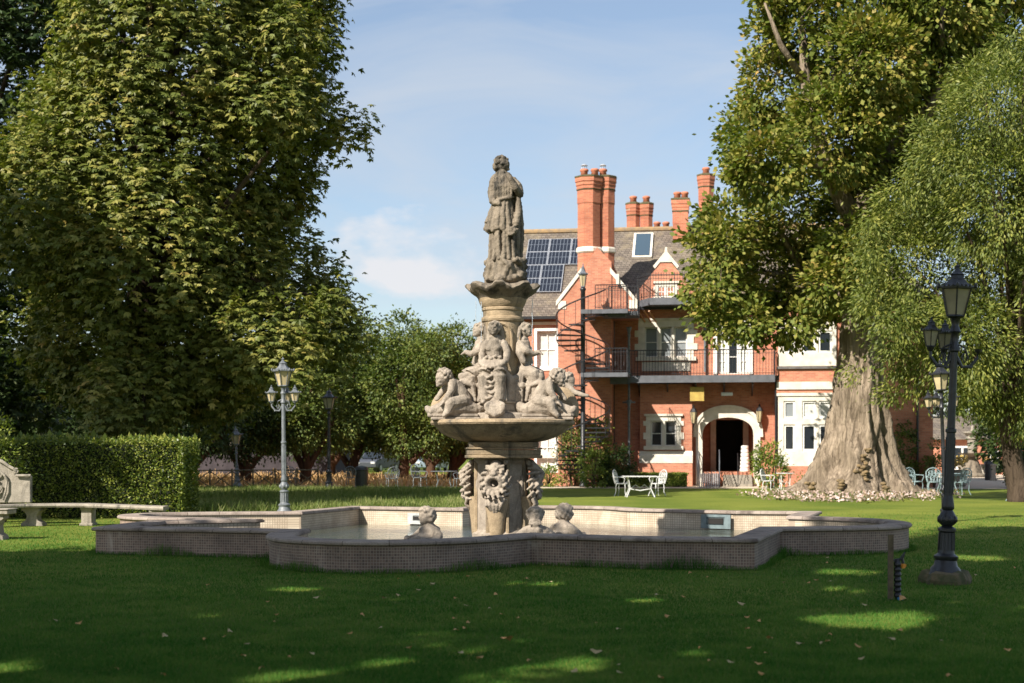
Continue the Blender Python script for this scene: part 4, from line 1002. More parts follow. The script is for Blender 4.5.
# neck, head in profile to the right, hair bun
S.limb([(502.5, 177, 0), (503, 170, 0)], [4.2, 3.8]); S.ball((503, 164.5, 0), (6.6, 6.4, 7.2)); face(S, (503, 164.5, 0), 6.3, 78)
S.ball((496.6, 166, .03), (4.4, 4.4, 5.2)); curls(S, (501.5, 163, .02), 6.9, 60, 3, -.3, 48, .45, .24); S.fold([(498, 170, .06), (496.5, 176, .04), (498.5, 183, -.06)], 2.4, 1.6)
S.done('standing_woman', M['stone_dark'], ft, .0115, .009, 1, 18)

# -- seated woman in the niche -----------------------------------------------
def seated(px0, y0, yaw, arm_out, name, mat, scale=1.0, shell=True):
    "a draped woman seated against the column; px0 = column axis, yaw 0 = facing the viewer"
    S = Sculpt(); c, s = math.cos(R(yaw)), math.sin(R(yaw))
    def P(x, y, f):      # x sideways px, y picture y, f forward px from the column axis
        return (px0+x*c+f*s, y, q(x*s-f*c))
    hx = P(0, 331, 24.5)
    S.ball(hx, (5.6, 5.6, 6.4)); face(S, hx, 5.9, yaw); curls(S, (hx[0], hx[1]-.8, hx[2]), 6.0, 50, 5, -.3, yaw, .05, .22)
    S.limb([P(-5.8, 329, 21), P(-4.4, 325, 22), P(0, 323.6, 23), P(4.4, 325, 22), P(5.8, 329, 21)], [1.6]*5)            # headband / veil
    S.limb([P(-5.2, 328, 20), P(-6.3, 338, 18), P(-7.5, 346, 17)], [2.4, 2.8, 2.4]); S.limb([P(5.2, 328, 20), P(6.3, 338, 18), P(7.5, 346, 17)], [2.4, 2.8, 2.4])
    S.limb([P(0, 336, 22), P(0, 341, 21.5)], [2.8, 3.4])
    S.limb([P(0, 342, 21), P(0, 350, 21.5), P(0, 360, 21), P(0, 368, 20)], [7.2, 8.2, 7.6, 9.0])
    S.ball(P(-4, 350, 26), 4.2); S.ball(P(4, 350, 26), 4.2)
    S.limb([P(-8.5, 345, 21), P(-12.6, 354, 22), P(-12.2, 363, 26)], [4.3, 3.9, 3.0]); S.limb([P(8.5, 345, 21), P(12.6, 354, 22), P(12.2, 363, 26)], [4.3, 3.9, 3.0])
    if shell:
        S.limb([P(-12.2, 363, 26), P(-6, 367, 33)], [3.0, 2.2]); S.limb([P(12.2, 363, 26), P(6, 367, 33)], [3.0, 2.2])
        for k in range(11):
            an = PI*(k/10); S.fold([P(0, 362, 32), P(-12.5*math.cos(an), 363.5+6*math.sin(an), 32+6*math.sin(an))], 1.1, 2.1)
        S.limb([P(-12, 362.5, 31), P(-5, 368.5, 37), P(5, 368.5, 37), P(12, 362.5, 31)], [1.5, 1.8, 1.8, 1.5])
        for k in range(8): S.ball(P(-8+2.3*k, 360.5-(k % 3), 31+(k % 2)*2), 2.0)
    # thighs, knees, shins under the skirt
    for sgn in (-1, 1):
        S.limb([P(sgn*5, 371, 22), P(sgn*8, 375, 35), P(sgn*7.6, 388, 35), P(sgn*7.2, 401, 36)], [7.4, 7.0, 5.6, 5.4])
        S.limb([P(sgn*7, 402.5, 35), P(sgn*7.6, 403.5, 41)], [2.4, 2.0])
    S.limb([P(0, 374, 22), P(0, 388, 23), P(0, 402, 24)], [9, 10, 11])
    for k in range(5): S.fold([P(-10, 373+k*5, 35), P(-3+(k%2)*4, 380+k*5, 41), P(10, 372+k*5.5, 35)], 1.3, 1.5)
    for k in range(4): yy = 378+k*6; S.fold([P(-8, yy-3, 38), P(-1+k%2*2, yy+2.5, 37), P(8, yy-2, 38)], .9, .9)
    for k in range(9): x = -12+3*k; S.fold([P(x*.8, 374, 34-abs(x)*.4), P(x, 388, 37-abs(x)*.45), P(x*1.12, 402, 38-abs(x)*.4)], 1.2, 1.9)
    for k in range(6): x = -6+2.4*k; S.fold([P(x, 343, 26-abs(x)*.3), P(x*.8, 352, 29-abs(x)*.3), P(x*.9, 361, 27)], .8, 1.1)
    if arm_out:
        g = arm_out
        S.limb([P(g*9, 346, 22), P(g*12, 352, 28), P(g*6, 355, 34), P(g*3, 353, 39)], [4.0, 3.8, 3.0, 2.4])
        for k in range(4): S.limb([P(g*3+k-2, 352.5, 39), P(g*3+k-2.4, 355.5, 43)], [1.2, .8])
    for k in range(7):      # mantle falling to both sides
        for g in (-1, 1): S.fold([P(g*(9+k*.5), 366+k*2, 26-k), P(g*(13+k*1.4), 380, 24-k*2), P(g*(14+k*1.8), 402, 24-k*2.5)], 1.6, 2.4)
    return S.done(name, mat, ft, .0115, .004, 1, 18)
o = seated(499.5, 0, -12, 0, 'seated_woman', M['stone_pale'])
o2 = seated(502.5, 0, -74, 1, 'seated_woman', M['stone_pale'], shell=False); o3 = seated(502.5, 0, 72, -1, 'seated_woman', M['stone_pale'], shell=False)
tag(o2, 'seated woman in profile on the left reaching out an arm'); tag(o3, 'seated woman in profile on the right reaching out an arm')
for o_ in (o2, o3):   # profile figures sit slightly nearer to the axis
    o_.scale = (1.0, .95, 1.0)

# -- cherubs on dolphins ------------------------------------------------------
def cherub(px, sgn, name, v0=-.30):
    S = Sculpt()
    def X(d): return px+sgn*d
    # sgn=+1: head towards the left end (-d is outward)
    S.limb([(X(20), 411, v0), (X(8), 408, v0-.05), (X(-6), 407.5, v0-.1), (X(-19), 411, v0-.05)], [6, 9.5, 10.5, 5])     # dolphin body
    S.limb([(X(-17), 410, v0-.05), (X(-25), 412, v0-.1), (X(-28), 409, v0-.1)], [6, 4.5, 3]); S.limb([(X(-18), 414, v0-.1), (X(-26), 416, v0-.12)], [3.4, 2.4])
    S.limb([(X(20), 411, v0), (X(30), 405, v0+.1), (X(33), 396, v0+.15), (X(29), 390, v0+.15)], [6, 5, 3.6, 2.6]); S.limb([(X(29), 390, v0+.15), (X(23), 386, v0+.1)], [3, 4]); S.limb([(X(29), 390, v0+.15), (X(36), 386, v0+.2)], [3, 4])
    S.limb([(X(8), 403, v0), (X(3), 394, v0-.04), (X(-3), 386, v0-.08)], [8.6, 8.6, 7.8])           # trunk
    S.limb([(X(9), 402, v0-.12), (X(-4), 404, v0-.24), (X(-7), 412, v0-.25), (X(-11), 416.5, v0-.28)], [6.4, 5.6, 3.8, 2.6])  # near leg
    S.limb([(X(9), 402, v0+.1), (X(-5), 403, v0+.15), (X(-9), 413, v0+.15)], [6.2, 5, 3.4])
    S.limb([(X(-3), 384, v0-.16), (X(-4), 392, v0-.22), (X(-8), 399, v0-.24), (X(-12), 404, v0-.2)], [4.6, 3.8, 3.2, 2.4])
    for k in range(4): S.limb([(X(-12), 404, v0-.2-.02*k), (X(-15), 406+k*.5, v0-.18-.03*k)], [1.1, .8])
    S.limb([(X(-4), 384, v0+.05), (X(-13), 392, v0+.02), (X(-19), 400, v0)], [4.4, 3.4, 2.4])
    hc_ = (X(-12.5), 379, v0-.12); yw = -62*sgn
    S.limb([(X(-6), 383, v0-.1), (X(-9), 381, v0-.1)], [4.4, 4.2]); S.ball(hc_, (7.4, 7.2, 7.8)); face(S, (hc_[0], hc_[1]+1.0, hc_[2]), 7.0, yw, .8)
    curls(S, (hc_[0]+sgn*.8, hc_[1]-1, hc_[2]), 7.6, 70, 7, -.4, yw, .35, .22)
    # wing
    for k in range(8):
        S.fold([(X(4), 383, v0+.10-.012*k), (X(10+k*.8), 374+k*1.8, v0+.12-.01*k), (X(17+k*.3), 376+k*3.6, v0+.12-.012*k)], 2.0, 1.7)
    S.ball((X(7), 377.5, v0+.10), (5.6, 2.6, 4.2))
    o = S.done(name, M['stone_pale'], ft, .0115, .0045, 1, 18); return o
cl = cherub(457, 1, 'cherub', -.42); tag(cl, 'winged cherub on the left leaning over a dolphin')
cr = cherub(545, -1, 'cherub', -.42); tag(cr, 'winged cherub on the right astride a dolphin')
# second cherub at the back right with an outstretched arm, and large shell scroll
S = Sculpt(); S.limb([(564, 402, .2), (566, 388, .15)], [8, 7]); S.ball((569, 380, .1), (6.5, 6.5, 7)); face(S, (569, 380.5, .1), 6.2, 60); curls(S, (568, 379, .1), 6.8, 50, 9, -.3, 60, .4, .24)
S.limb([(566, 385, .05), (574, 392, 0), (582, 395, -.05), (588, 396, -.08)], [4, 3, 2.4, 1.8])
S.limb([(564, 402, .2), (570, 408, .1), (573, 417, .05)], [6.5, 5, 3]); S.done('cherub', M['stone_pale'], ft, .016, .005)
S = Sculpt()
for k in range(12):
    a = -.2+k*.16; S.fold([(560, 416, -.05), (560+14*math.cos(a)*1.0, 412-18*math.sin(a)*.8, -.08), (562+15*math.cos(a), 411-24*math.sin(a)*.9, -.02)], 1.6, 2.6)
S.done('shell_scroll', M['stone'], ft, .018, .006)
S = Sculpt()
for k in range(12):
    a = -.2+k*.16; S.fold([(446, 416, -.0), (446-14*math.cos(a), 412-16*math.sin(a)*.8, .05), (444-12*math.cos(a), 411-20*math.sin(a)*.9, .1)], 1.6, 2.4)
S.done('shell_scroll', M['stone'], ft, .018, .006)
S = Sculpt()   # central clam shell on the rim
for k in range(11):
    a = PI*k/10; S.fold([(495.5, 401, -.62), (495.5-8*math.cos(a), 405+3*math.sin(a), -.78), (495.5-9*math.cos(a), 407+9*math.sin(a), -.80)], 1.0, 2.0)
S.limb([(495.5, 398, -.55), (495.5, 408, -.62)], [6, 7]); S.limb([(487, 413, -.7), (495.5, 416, -.8), (504, 413, -.7)], [2, 3, 2]); S.done('clam_shell', M['stone_pale'], ft, .015, .004)
for (px, v, w1) in ((457, -.75, 24), (546, -.75, 26)):
    m = MB(); c = fp3(px, 418, v+.12); h_ = q(w1); 
    for dz, e in ((0, 0), (q(3.2), .03)): m.box(c.x-h_+e, c.x+h_-e, c.y+e, c.y+.5-e, fz(420.8)+dz, fz(420.8)+dz+q(3))
    o = m.build('sculpture_slab', M['stone_pale'], ft); b2 = o.modifiers.new('b', 'BEVEL'); b2.width = .012

# -- lion masks on tapering brackets -----------------------------------------
def lion(angle, first=None):
    "mask built facing the viewer at the origin, then turned round the shaft"
    S = Sculpt(); X0 = 502.5; my = 482.5
    S.ball((X0, 485, .08), (14, 4, 18)); S.limb([(X0, 464, -.02), (X0, 468, -.10), (X0, 474, -.17)], [6, 5, 3.6])
    for k in range(22):      # muzzle ring round the open mouth
        a = 2*PI*k/22; S.ball((X0+7.2*math.cos(a), my-6.2*math.sin(a), -.15-.05*math.sin(a)), (3.0, 4.5, 2.8))
    S.ball((X0, 473.5, -.24), (3.6, 3.2, 2.4)); S.limb([(X0, 465, -.12), (X0, 473, -.24)], [2.2, 2.8])
    for s_ in (-1, 1):
        S.limb([(X0+s_*1.8, 467.5, -.14), (X0+s_*8.5, 465.5, -.10)], [1.9, 1.6]); S.ball((X0+s_*5, 470, -.12), (1.8, 1.8, 1.4)); S.ball((X0+s_*10, 462, -.03), (2.6, 2.4, 3))
    for ring, (r0, r1, nn, v1) in enumerate(((11, 16, 16, -.05), (9.5, 13, 13, -.13))):
        for k in range(nn):
            a = 2*PI*(k+.5*ring)/nn; tw = .34; dn = 1.35 if math.sin(a) < 0 else 1.22
            S.fold([(X0+r0*math.cos(a), my-r0*math.sin(a), v1-.03), (X0+(r0+r1)/2*math.cos(a+tw*.3), my-(r0+r1)/2*math.sin(a+tw*.3)*dn, v1-.08), (X0+r1*math.cos(a+tw), my-r1*math.sin(a+tw)*dn, v1+.02)], 2.3, 1.1)
    for k in range(9): x = -9+2.3*k; S.fold([(X0+x*.95, 498, -.10), (X0+x*.8+(1 if k % 2 else -1), 504, -.14), (X0+x*.6, 510.5-abs(x)*.35+(k % 2)*1.5, -.08)], 1.9, 1.1)
    o = S.done('lion_mask', M['stone_pale'], ft, .0115, .004, 1, 18)
    m = MB(); m.lathe([(q(6.5), fz(536)), (q(7.2), fz(532)), (q(8.5), fz(520)), (q(11.5), fz(505)), (q(12.5), fz(496))], 10, (0, 0, 0), 0, None, Matrix.Diagonal((1, .75, 1, 1)))
    b2 = smooth_angle(m.build('bracket', M['stone'], ft), 50)
    return o, b2
lo_, br_ = lion(0)
for k, a in enumerate((-11, 79, 169, 259)):
    oo, bb = (lo_, br_) if k == 0 else (lo_.copy(), br_.copy())
    if k: COL.objects.link(oo); COL.objects.link(bb)
    dvec = Vector((math.sin(R(a)), -math.cos(R(a)), 0))
    for z_, rr in ((oo, 27), (bb, 25)): z_.rotation_euler.z = R(a); z_.location = dvec*q(rr)+Vector((-1/FS, 0, 0))
# thin threads of falling water
for px, y0, y1, v in ((476, 301, 372, -.1), (481.5, 303, 356, -.25), (532, 300, 366, -.2)):
    m = MB(); m.tube([fp3(px+.8*math.sin(k*1.7)*(.3), y0+(y1-y0)*k/14, v) for k in range(15)], [q(.28)*(1+.4*math.sin(k*2.3)) for k in range(15)], 5); m.build('water_thread', M['drip'], ft)

# -- bathing figures standing in the pool --------------------------------------
def bather(px, y, d, yaw, kind, label, sc_=1.0):
    o = empty('merman_statue', ((px-512)*d/F, d, .17), 0, label, 'statue')
    S = Sculpt(); base = 556        # model around px 502.5, then shift
    X0 = 502.5
    c, s = math.cos(R(yaw)), math.sin(R(yaw))
    def P(x, yy, f): return (X0+x*c+f*s, yy, q(x*s-f*c))
    S.limb([P(0, 560, 0), P(0, 548, 0), P(0, 538, 0)], [13, 13.5, 12.5]); S.limb([P(-11, 537, 0), P(0, 534.5, 0), P(11, 537, 0)], [5.8, 6.4, 5.8])
    S.limb([P(0, 537, 0), P(0, 529, 1.5)], [6.6, 6.0]); hc_ = P(0, 521, 3)
    S.ball(hc_, (7.6, 7.6, 8.4)); face(S, hc_, 7.4, yaw, 0, kind == 'beard'); curls(S, (hc_[0], hc_[1]-.5, hc_[2]), 8.0, 70, 3, -.65 if kind != 'beard' else .1, yaw, .15, .25)
    S.ball(P(-6, 542, 8), (6, 5, 5)) ; S.ball(P(6, 542, 8), (6, 5, 5))
    for g in (-1, 1):
        if kind == 'beard': S.limb([P(g*14, 539, 0), P(g*16.5, 549, 3), P(g*9, 550, 16)], [5.4, 4.6, 3.4])
        else: S.limb([P(g*14, 539, 0), P(g*18, 543.5, 4), P(g*15, 544, 13), P(g*8, 541.5, 21)], [5.4, 4.6, 3.6, 2.8])
        for k in range(4): S.limb([P(g*(8-k*1.3), 541.5 if kind != 'beard' else 549, 21), P(g*(6-k*1.4), 542, 25)], [1.2, .9])
    if kind == 'beard':
        for k in range(11):
            a = PI*k/10; S.fold([P(0, 548, 13), P(-11*math.cos(a), 545-8*math.sin(a), 17)], 1.2, 2.2)
    b = S.done('body', M['stone_pale'], o, .015, .0035, 1, 18)
    zb = fz(544)           # waterline of the model
    b.scale = (sc_,)*3; b.location = (0, 0, -zb*sc_+.0)
    return o
bather(429, 0, 22.6, -50, 'hair', 'stone bather at the left, seen from behind with thick wavy hair', .98)
bather(535.5, 0, 22.6, -4, 'beard', 'bearded stone merman facing the viewer, holding a shell at the front of the pool', .98)
bather(563, 0, 23.2, 140, 'hair', 'curly haired stone bather on the right turned away from the viewer', 1.02)

# ============================================================ STREET LAMPS
def lamp(name, loc, h, label, group=None, mat='iron', glass='glass_lamp', arms=(), w_=.21, lean=0, bare=(), rot=.26, side=.54, arm_r=.285, thick=1.0, cat='street lamp'):
    o = empty(name, loc, 0, label, cat, group)
    t = thick; lh = w_*3.35; zt = h-lh*1.02
    k = zt/2.95
    m = MB()
    m.lathe([(.20*t, 0), (.20*t, .06), (.17*t, .09), (.165*t, .13), (.13*t, .17), (.12*t, .23), (.135*t, .25), (.135*t, .28), (.095*t, .31), (.085*t, .36), (.08*t, .56), (.10*t, .58), (.10*t, .61), (.075*t, .63), (.055*t, .64), (.09*t, .67), (.10*t, .72), (.085*t, .78), (.055*t, .83), (.07*t, .85), (.07*t, .88), (.052*t, 1.0)], 16, (0, 0, 0))
    for kk in range(8): a = kk*PI/4; m.ico((.092*t*math.cos(a), .092*t*math.sin(a), .72), (.028, .028, .05), 1)
    for kk in range(12): a = kk*PI/6; m.tube([(.086*t*math.cos(a), .086*t*math.sin(a), .35), (.082*t*math.cos(a), .082*t*math.sin(a), .56)], .012*t, 4)
    base = smooth_angle(m.build('base', M[mat], o), 40)
    m = MB(); m.lathe([(.05*t, .98), (.05*t, 1.65*k), (.062*t, 1.66*k), (.062*t, 1.69*k), (.046*t, 1.70*k), (.042*t, zt-.42), (.06*t, zt-.40), (.06*t, zt-.36), (.045*t, zt-.34), (.045*t, zt-.2), (.065*t, zt-.17), (.04*t, zt-.1), (.055*t, zt-.02), (.07*t, zt)], 12)
    for kk in range(8): a = kk*PI/4; m.tube([(.05*t*math.cos(a), .05*t*math.sin(a), 1.02), (.05*t*math.cos(a), .05*t*math.sin(a), 1.6*k)], .008*t, 4)
    smooth_angle(m.build('post', M[mat], o), 40)
    lantern(o, (0, 0, zt+w_*.05), w_, lh, 6, glass, mat, rot=rot)
    for a in arms+bare:
        ca, sa = math.cos(R(a)), math.sin(R(a)); m = MB()
        def Q(r, z): return (r*ca, r*sa, z)
        z0 = zt-.42
        pts = [Q(.03, z0-.05), Q(arm_r*.35, z0-.17), Q(arm_r*.7, z0-.16), Q(arm_r*.98, z0-.06), Q(arm_r, z0+.02)]
        m.tube(pts, [.022*t, .02*t, .02*t, .018*t, .018*t], 6)
        m.tube([Q(.04, z0+.1), Q(arm_r*.45, z0+.06), Q(arm_r*.6, z0-.06), Q(arm_r*.45, z0-.12), Q(arm_r*.33, z0-.05), Q(arm_r*.42, z0-.01)], .012*t, 5)
        m.ico(Q(arm_r*.7, z0-.17), (.03, .03, .02), 1); m.lathe([(.015, z0), (.035*t, z0+.02), (.045*t, z0+.05)], 8, (arm_r*ca, arm_r*sa, 0))
        m.build('arm', M[mat], o)
        if a in arms: lantern(o, (arm_r*ca, arm_r*sa, z0+.06), w_*side, lh*side*1.05, 6, glass, mat, rot=rot)
    o.rotation_euler.y = R(lean); return o
def ground_at(px, y): d = gd(y); return Vector(((px-512)*d/F, d, 0))
nl = ground_at(945, 583.5)
lamp('street_lamp', nl+Vector((0, 0, .05)), 3.80, 'nearest black cast iron street lamp on a mossy block, right of the pool', 'ornate lamps around the garden', 'iron', 'glass_lamp_d', (180, 97), .193, 2.3, (0,), thick=1.06)
m = MB(); m.lathe([(.30, -.05), (.30, .05), (.26, .13), (.2, .15), (0, .15)], 12, (nl.x, nl.y, 0), .2, lambda a, r, z: (r*(1+.12*math.sin(3*a+1)+.06*math.sin(7*a)), z+.02*math.sin(5*a))); fb = m.build('footing_block', M['moss'], None); tag(fb, 'mossy concrete footing under the nearest black lamp', 'footing')
d2 = 31.6; lamp('street_lamp', ((946-512)*d2/F, d2, 0), 3.62, 'dark street lamp with side lanterns, standing just behind the nearest black lamp', 'ornate lamps around the garden', 'iron', 'glass_lamp', (180, 0, 95), .205, -2.2, thick=.9)
d3 = 34.5; lamp('street_lamp', ((284.5-512)*d3/F, d3, 0), 3.86, 'pale grey street lamp with three side lanterns, just behind the left back of the pool', 'ornate lamps around the garden', 'iron_pale', 'glass_lamp', (180, 0, 80), .21, -.6, thick=1.1)
d4 = 58; lamp('street_lamp', ((329-512)*d4/F, d4, 0), 4.15, 'black single lantern street lamp among the trees behind the left lamp', 'ornate lamps around the garden', 'iron', 'glass_lamp_d', (), .26, 0, thick=1.2)
d5 = 62; lamp('street_lamp', ((237.5-512)*d5/F, d5, 0), 2.65, 'short pale street lamp with one lantern, right of the hedge', 'ornate lamps around the garden', 'iron_pale', 'glass_lamp', (), .24, -2.0, thick=1.1)

# ============================================================ TAP POST
tp = ground_at(891, 600); tpo = empty('garden_tap_post', tp, 0, 'wooden stake with a black lagged water pipe and small tap in the near lawn', 'tap')
m = MB(); m.box(-.028, .022, -.02, .03, -.05, .70); o = m.build('stake', M['wood'], tpo)
m = MB(); 
for k in range(7): m.lathe([(.034, .03+.055*k), (.042, .045+.055*k), (.034, .078+.055*k)], 8, (.07, 0, 0))
m.tube([(.07, 0, 0), (.07, 0, .44)], .028, 8); m.build('lagged_pipe', M['iron'], tpo, True)
m = MB(); m.tube([(.02, 0, .42), (.075, 0, .43), (.12, 0, .44), (.14, 0, .49)], .014, 6); m.tube([(.09, -.02, .44), (.15, 0, .51)], .009, 5); m.tube([(.12, 0, .44), (.13, 0, .39)], .016, 6); m.build('tap', M['iron'], tpo)
m = MB(); m.tube([(.13, 0, .385), (.132, 0, .34)], .022, 8); m.tube([(.10, .0, .375), (.16, 0, .365)], .014, 6); m.build('hose_connector', M['yellow'], tpo)
m = MB(); m.tube([(.06, -.03, .012), (.12, -.04, .02)], .02, 8); m.build('hose_end', M['blue'], tpo)

# ============================================================ STONE BENCH (left) 
bn = empty('stone_bench', (-8.8, 29.2, 0), 0, 'long curved stone bench with scroll supports and carved back panel in front of the hedge', 'bench')
def bpt(px, y, d): return W(px, y, d)-Vector((-8.8, 29.2, 0))
seat = [(-40, 29.2), (30, 30.0), (88, 30.3), (150, 28.6), (166, 28.2)]
top = [bpt(px, 0, d) for px, d in [(-60, 28.5), (-10, 29.3), (30, 29.9), (60, 30.1), (88, 30.1), (120, 29.5), (166, 28.6)]]
m = MB(); zt = .47
prof = [(-.03, zt-.075), (-.05, zt-.04), (-.03, zt), (.42, zt), (.44, zt-.04), (.42, zt-.075)]
vs = []; 
for i, p in enumerate(top):
    for o_, z in prof: vs.append((p.x, p.y+o_-.2, z))
n = len(prof); fs = [(i*n+k, i*n+(k+1) % n, (i+1)*n+(k+1) % n, (i+1)*n+k) for i in range(len(top)-1) for k in range(n)]+[tuple(range(n)), tuple((len(top)-1)*n+k for k in range(n))]
m.add(vs, fs); m.build('seat', M['stone_bench'], bn)
def bsupport(px, d, wide, scroll=True, name='support'):
    c = bpt(px, 0, d); m = MB()
    if scroll:
        out_ = [(-.24, 0), (-.22, .07), (-.13, .12), (-.10, .22), (-.15, .30), (-.23, .34), (-.2, .395), (.2, .395), (.23, .34), (.15, .30), (.10, .22), (.13, .12), (.22, .07), (.24, 0)]
        m.prism([(c.x+u*.9*wide-.0, c.y-.16, z) for u, z in out_], (0, .3, 0))
    else: m.box(c.x-.11, c.x+.11, c.y-.12, c.y+.2, 0, .395); m.box(c.x-.14, c.x+.14, c.y-.15, c.y+.22, 0, .06); m.box(c.x-.13, c.x+.13, c.y-.14, c.y+.21, .34, .393)
    o = m.build(name, M['stone_bench'], bn); b2 = o.modifiers.new('b', 'BEVEL'); b2.width = .012; b2.segments = 2
bsupport(34, 30, 1.1); bsupport(88, 30.1, .7, False); bsupport(157, 28.8, 1, False)
m = MB()
a = bpt(-14, 462, 30.4); pts = [(-20, 503), (30.5, 503), (30.5, 476), (15, 475), (16, 470), (10, 467), (5, 463), (-2, 460), (-8, 462), (-20, 470)]
m.prism([tuple(bpt(px, y, 30.45)) for px, y in pts], (0, .14, 0)); bk = m.build('back_panel', M['stone_bench'], bn); b2 = bk.modifiers.new('b', 'BEVEL'); b2.width = .015
m = MB()
for x0, y0, x1, y1, r in ((30.5, 475.5, 16, 475.5, 1.3), (16, 471, 9, 466.5, 1.6), (9, 466.5, -2, 459.5, 1.6), (3, 500, 7, 480, 1.1), (7, 480, 1, 472, 1.2), (1, 472, -6, 478, 1.1), (-4, 495, 2, 486, 1.5), (-8, 488, -2, 480, 1.3)):
    m.tube([bpt(x0, y0, 30.40), bpt((x0+x1)/2+.8, (y0+y1)/2, 30.38), bpt(x1, y1, 30.40)], r*30.4/F, 6)
m.tube([bpt(16+2.2*math.cos(t), 470.5+2.2*math.sin(t), 30.4) for t in [k*.7 for k in range(9)]], .02, 5); m.build('carving', M['stone_bench'], bk)
bn2 = empty('stone_bench', W(-2, 540, 25.5)*Vector((1, 1, 0)) if False else (W(-4, 450, 25.4).x, 25.4, 0), 0, 'stone seat cut by the left edge, nearer than the long bench', 'bench')
m = MB(); m.box(-1.2, .28, -.2, .25, .455, .53); m.box(-1.2, .30, -.22, .27, .53, .555)
o = m.build('seat', M['stone_bench'], bn2); b2 = o.modifiers.new('b', 'BEVEL'); b2.width = .015
m = MB(); m.prism([(u*.9, -.14, z) for u, z in [(-.2, 0), (-.18, .07), (-.10, .12), (-.08, .25), (-.13, .34), (-.2, .38), (-.18, .453), (.18, .453), (.2, .38), (.13, .34), (.08, .25), (.10, .12), (.18, .07), (.2, 0)]], (0, .3, 0)); m.build('support', M['stone_bench'], bn2)

# ============================================================ CAST METAL GARDEN FURNITURE
def make_chair(mat):
    o = empty('garden_chair'); 
    m = MB()   # seat: pierced disc
    m.tube([(.22*math.cos(a), .20*math.sin(a), .43) for a in [k*PI/10 for k in range(21)]], .018, 5)
    for k in range(12): a = k*PI/6; m.tube([(.05*math.cos(a), .05*math.sin(a), .43), (.14*math.cos(a+.3), .13*math.sin(a+.3), .432), (.21*math.cos(a), .19*math.sin(a), .43)], .013, 4)
    m.lathe([(0, .425), (.10, .427), (.10, .435), (0, .437)], 10); m.build('seat', mat, o)
    m = MB(); arch = [(-.20, .19, .43), (-.24, .23, .62), (-.23, .26, .78), (-.13, .28, .88), (0, .285, .91), (.13, .28, .88), (.23, .26, .78), (.24, .23, .62), (.20, .19, .43)]
    m.tube(arch, .02, 6)
    for k in range(-3, 4):
        x = k*.058; m.tube([(x*.8, .20, .45), (x+.03*(-1)**k, .23, .58), (x-.03*(-1)**k, .25, .70), (x*.9, .27, .86-abs(k)*.03)], .013, 4)
    for (x, z, r) in ((0, .70, .07), (-.12, .62, .055), (.12, .62, .055), (-.1, .76, .05), (.1, .76, .05), (0, .54, .05)): m.tube([(x+r*math.cos(a), .19+(z-.43)*.2, z+r*math.sin(a)) for a in [j*PI/5 for j in range(11)]], .011, 4)
    m.build('backrest', mat, o)
    for s in (-1, 1):
        m = MB(); m.tube([(s*.235, .22, .66), (s*.27, .05, .66), (s*.27, -.12, .65), (s*.25, -.17, .60), (s*.21, -.12, .44)], .016, 5); m.build('armrest', mat, o)
        for f in (-1, 1): m = MB(); m.tube([(s*.17, f*.15, .43), (s*.20, f*.17, .30), (s*.19, f*.16, .16), (s*.24, f*.21, .0)], [.02, .018, .014, .016], 5); m.build('leg', mat, o)
    return o
def make_table(mat, L=.9, rect=False):
    o = empty('garden_table'); m = MB()
    if rect:
        m.box(-L, L, -.38, .38, .69, .715)
        for k in range(10): m.box(-L+.06+k*(2*L-.12)/9-.01, -L+.06+k*(2*L-.12)/9+.01, -.39, .39, .68, .72)
    else: m.lathe([(0, .70), (L, .70), (L+.015, .71), (L, .725), (0, .725)], 24)
    m.build('table_top', mat, o)
    for s in (-1, 1):
        for f in (-1, 1):
            m = MB(); bx_, by_ = (L*.72, .28) if rect else (L*.55, L*.55)
            m.tube([(s*bx_, f*by_, .69), (s*bx_*.9, f*by_*.9, .5), (s*bx_*.8, f*by_*.8, .3), (s*bx_*1.1, f*by_*1.1, 0)], [.026, .018, .018, .022], 5); m.build('leg', mat, o)
    m = MB()
    if rect: m.tube([(-L*.6, 0, .28), (0, 0, .22), (L*.6, 0, .28)], .02, 5)
    m.tube([(-L*.5, 0, .3), (-L*.25, 0, .42), (0, 0, .3), (L*.25, 0, .42), (L*.5, 0, .3)], .016, 5); m.build('stretcher', mat, o)
    return o
CW = make_chair(M['cast_white']); CG = make_chair(M['cast_grey']); CL = make_chair(M['iron_pale'])
used = {}
def chair(src, px, y, face_deg, label, group, s=1.0):
    o = src if not used.get(src.name) else copy_tree(src)
    if src.name not in KIDS: KIDS[src.name] = children(src)
    used[src.name] = True
    o.location = ground_at(px, y); o.rotation_euler.z = R(face_deg); o.scale = (s,)*3; tag(o, label, 'chair', group); return o
# face_deg 0 = facing the camera
G1 = 'white cast metal chairs on the lawn'
chair(CW, 622, 496, 70, 'white cast metal chair at the left end of the white table on the lawn', G1)
chair(CW, 657, 496, -65, 'white cast metal chair at the right end of the white table on the lawn', G1)
chair(CW, 768.5, 491.5, 60, 'white cast metal chair between the door steps and the big tree trunk', G1, .95)
t1 = make_table(M['cast_white'], .60, True); t1.location = ground_at(640, 497); tag(t1, 'rectangular white cast metal table between two chairs on the lawn', 'table')
t2 = make_table(M['cast_white'], .34); t2.location = ground_at(785, 492); tag(t2, 'small round white table left of the big tree trunk', 'table')
G2 = 'blue grey cast metal chairs'
chair(CG, 915, 494, 30, 'blue grey chair nearest to the big tree trunk', G2, 1.05); chair(CG, 934, 494.5, -10, 'blue grey chair just left of the lamp posts', G2, 1.05)
chair(CG, 961, 495, -60, 'blue grey chair seen side-on just right of the lamp posts', G2, 1.05); chair(CG, 1019, 501, 20, 'blue grey chair cut by the right edge of the photo', G2, 1.2)
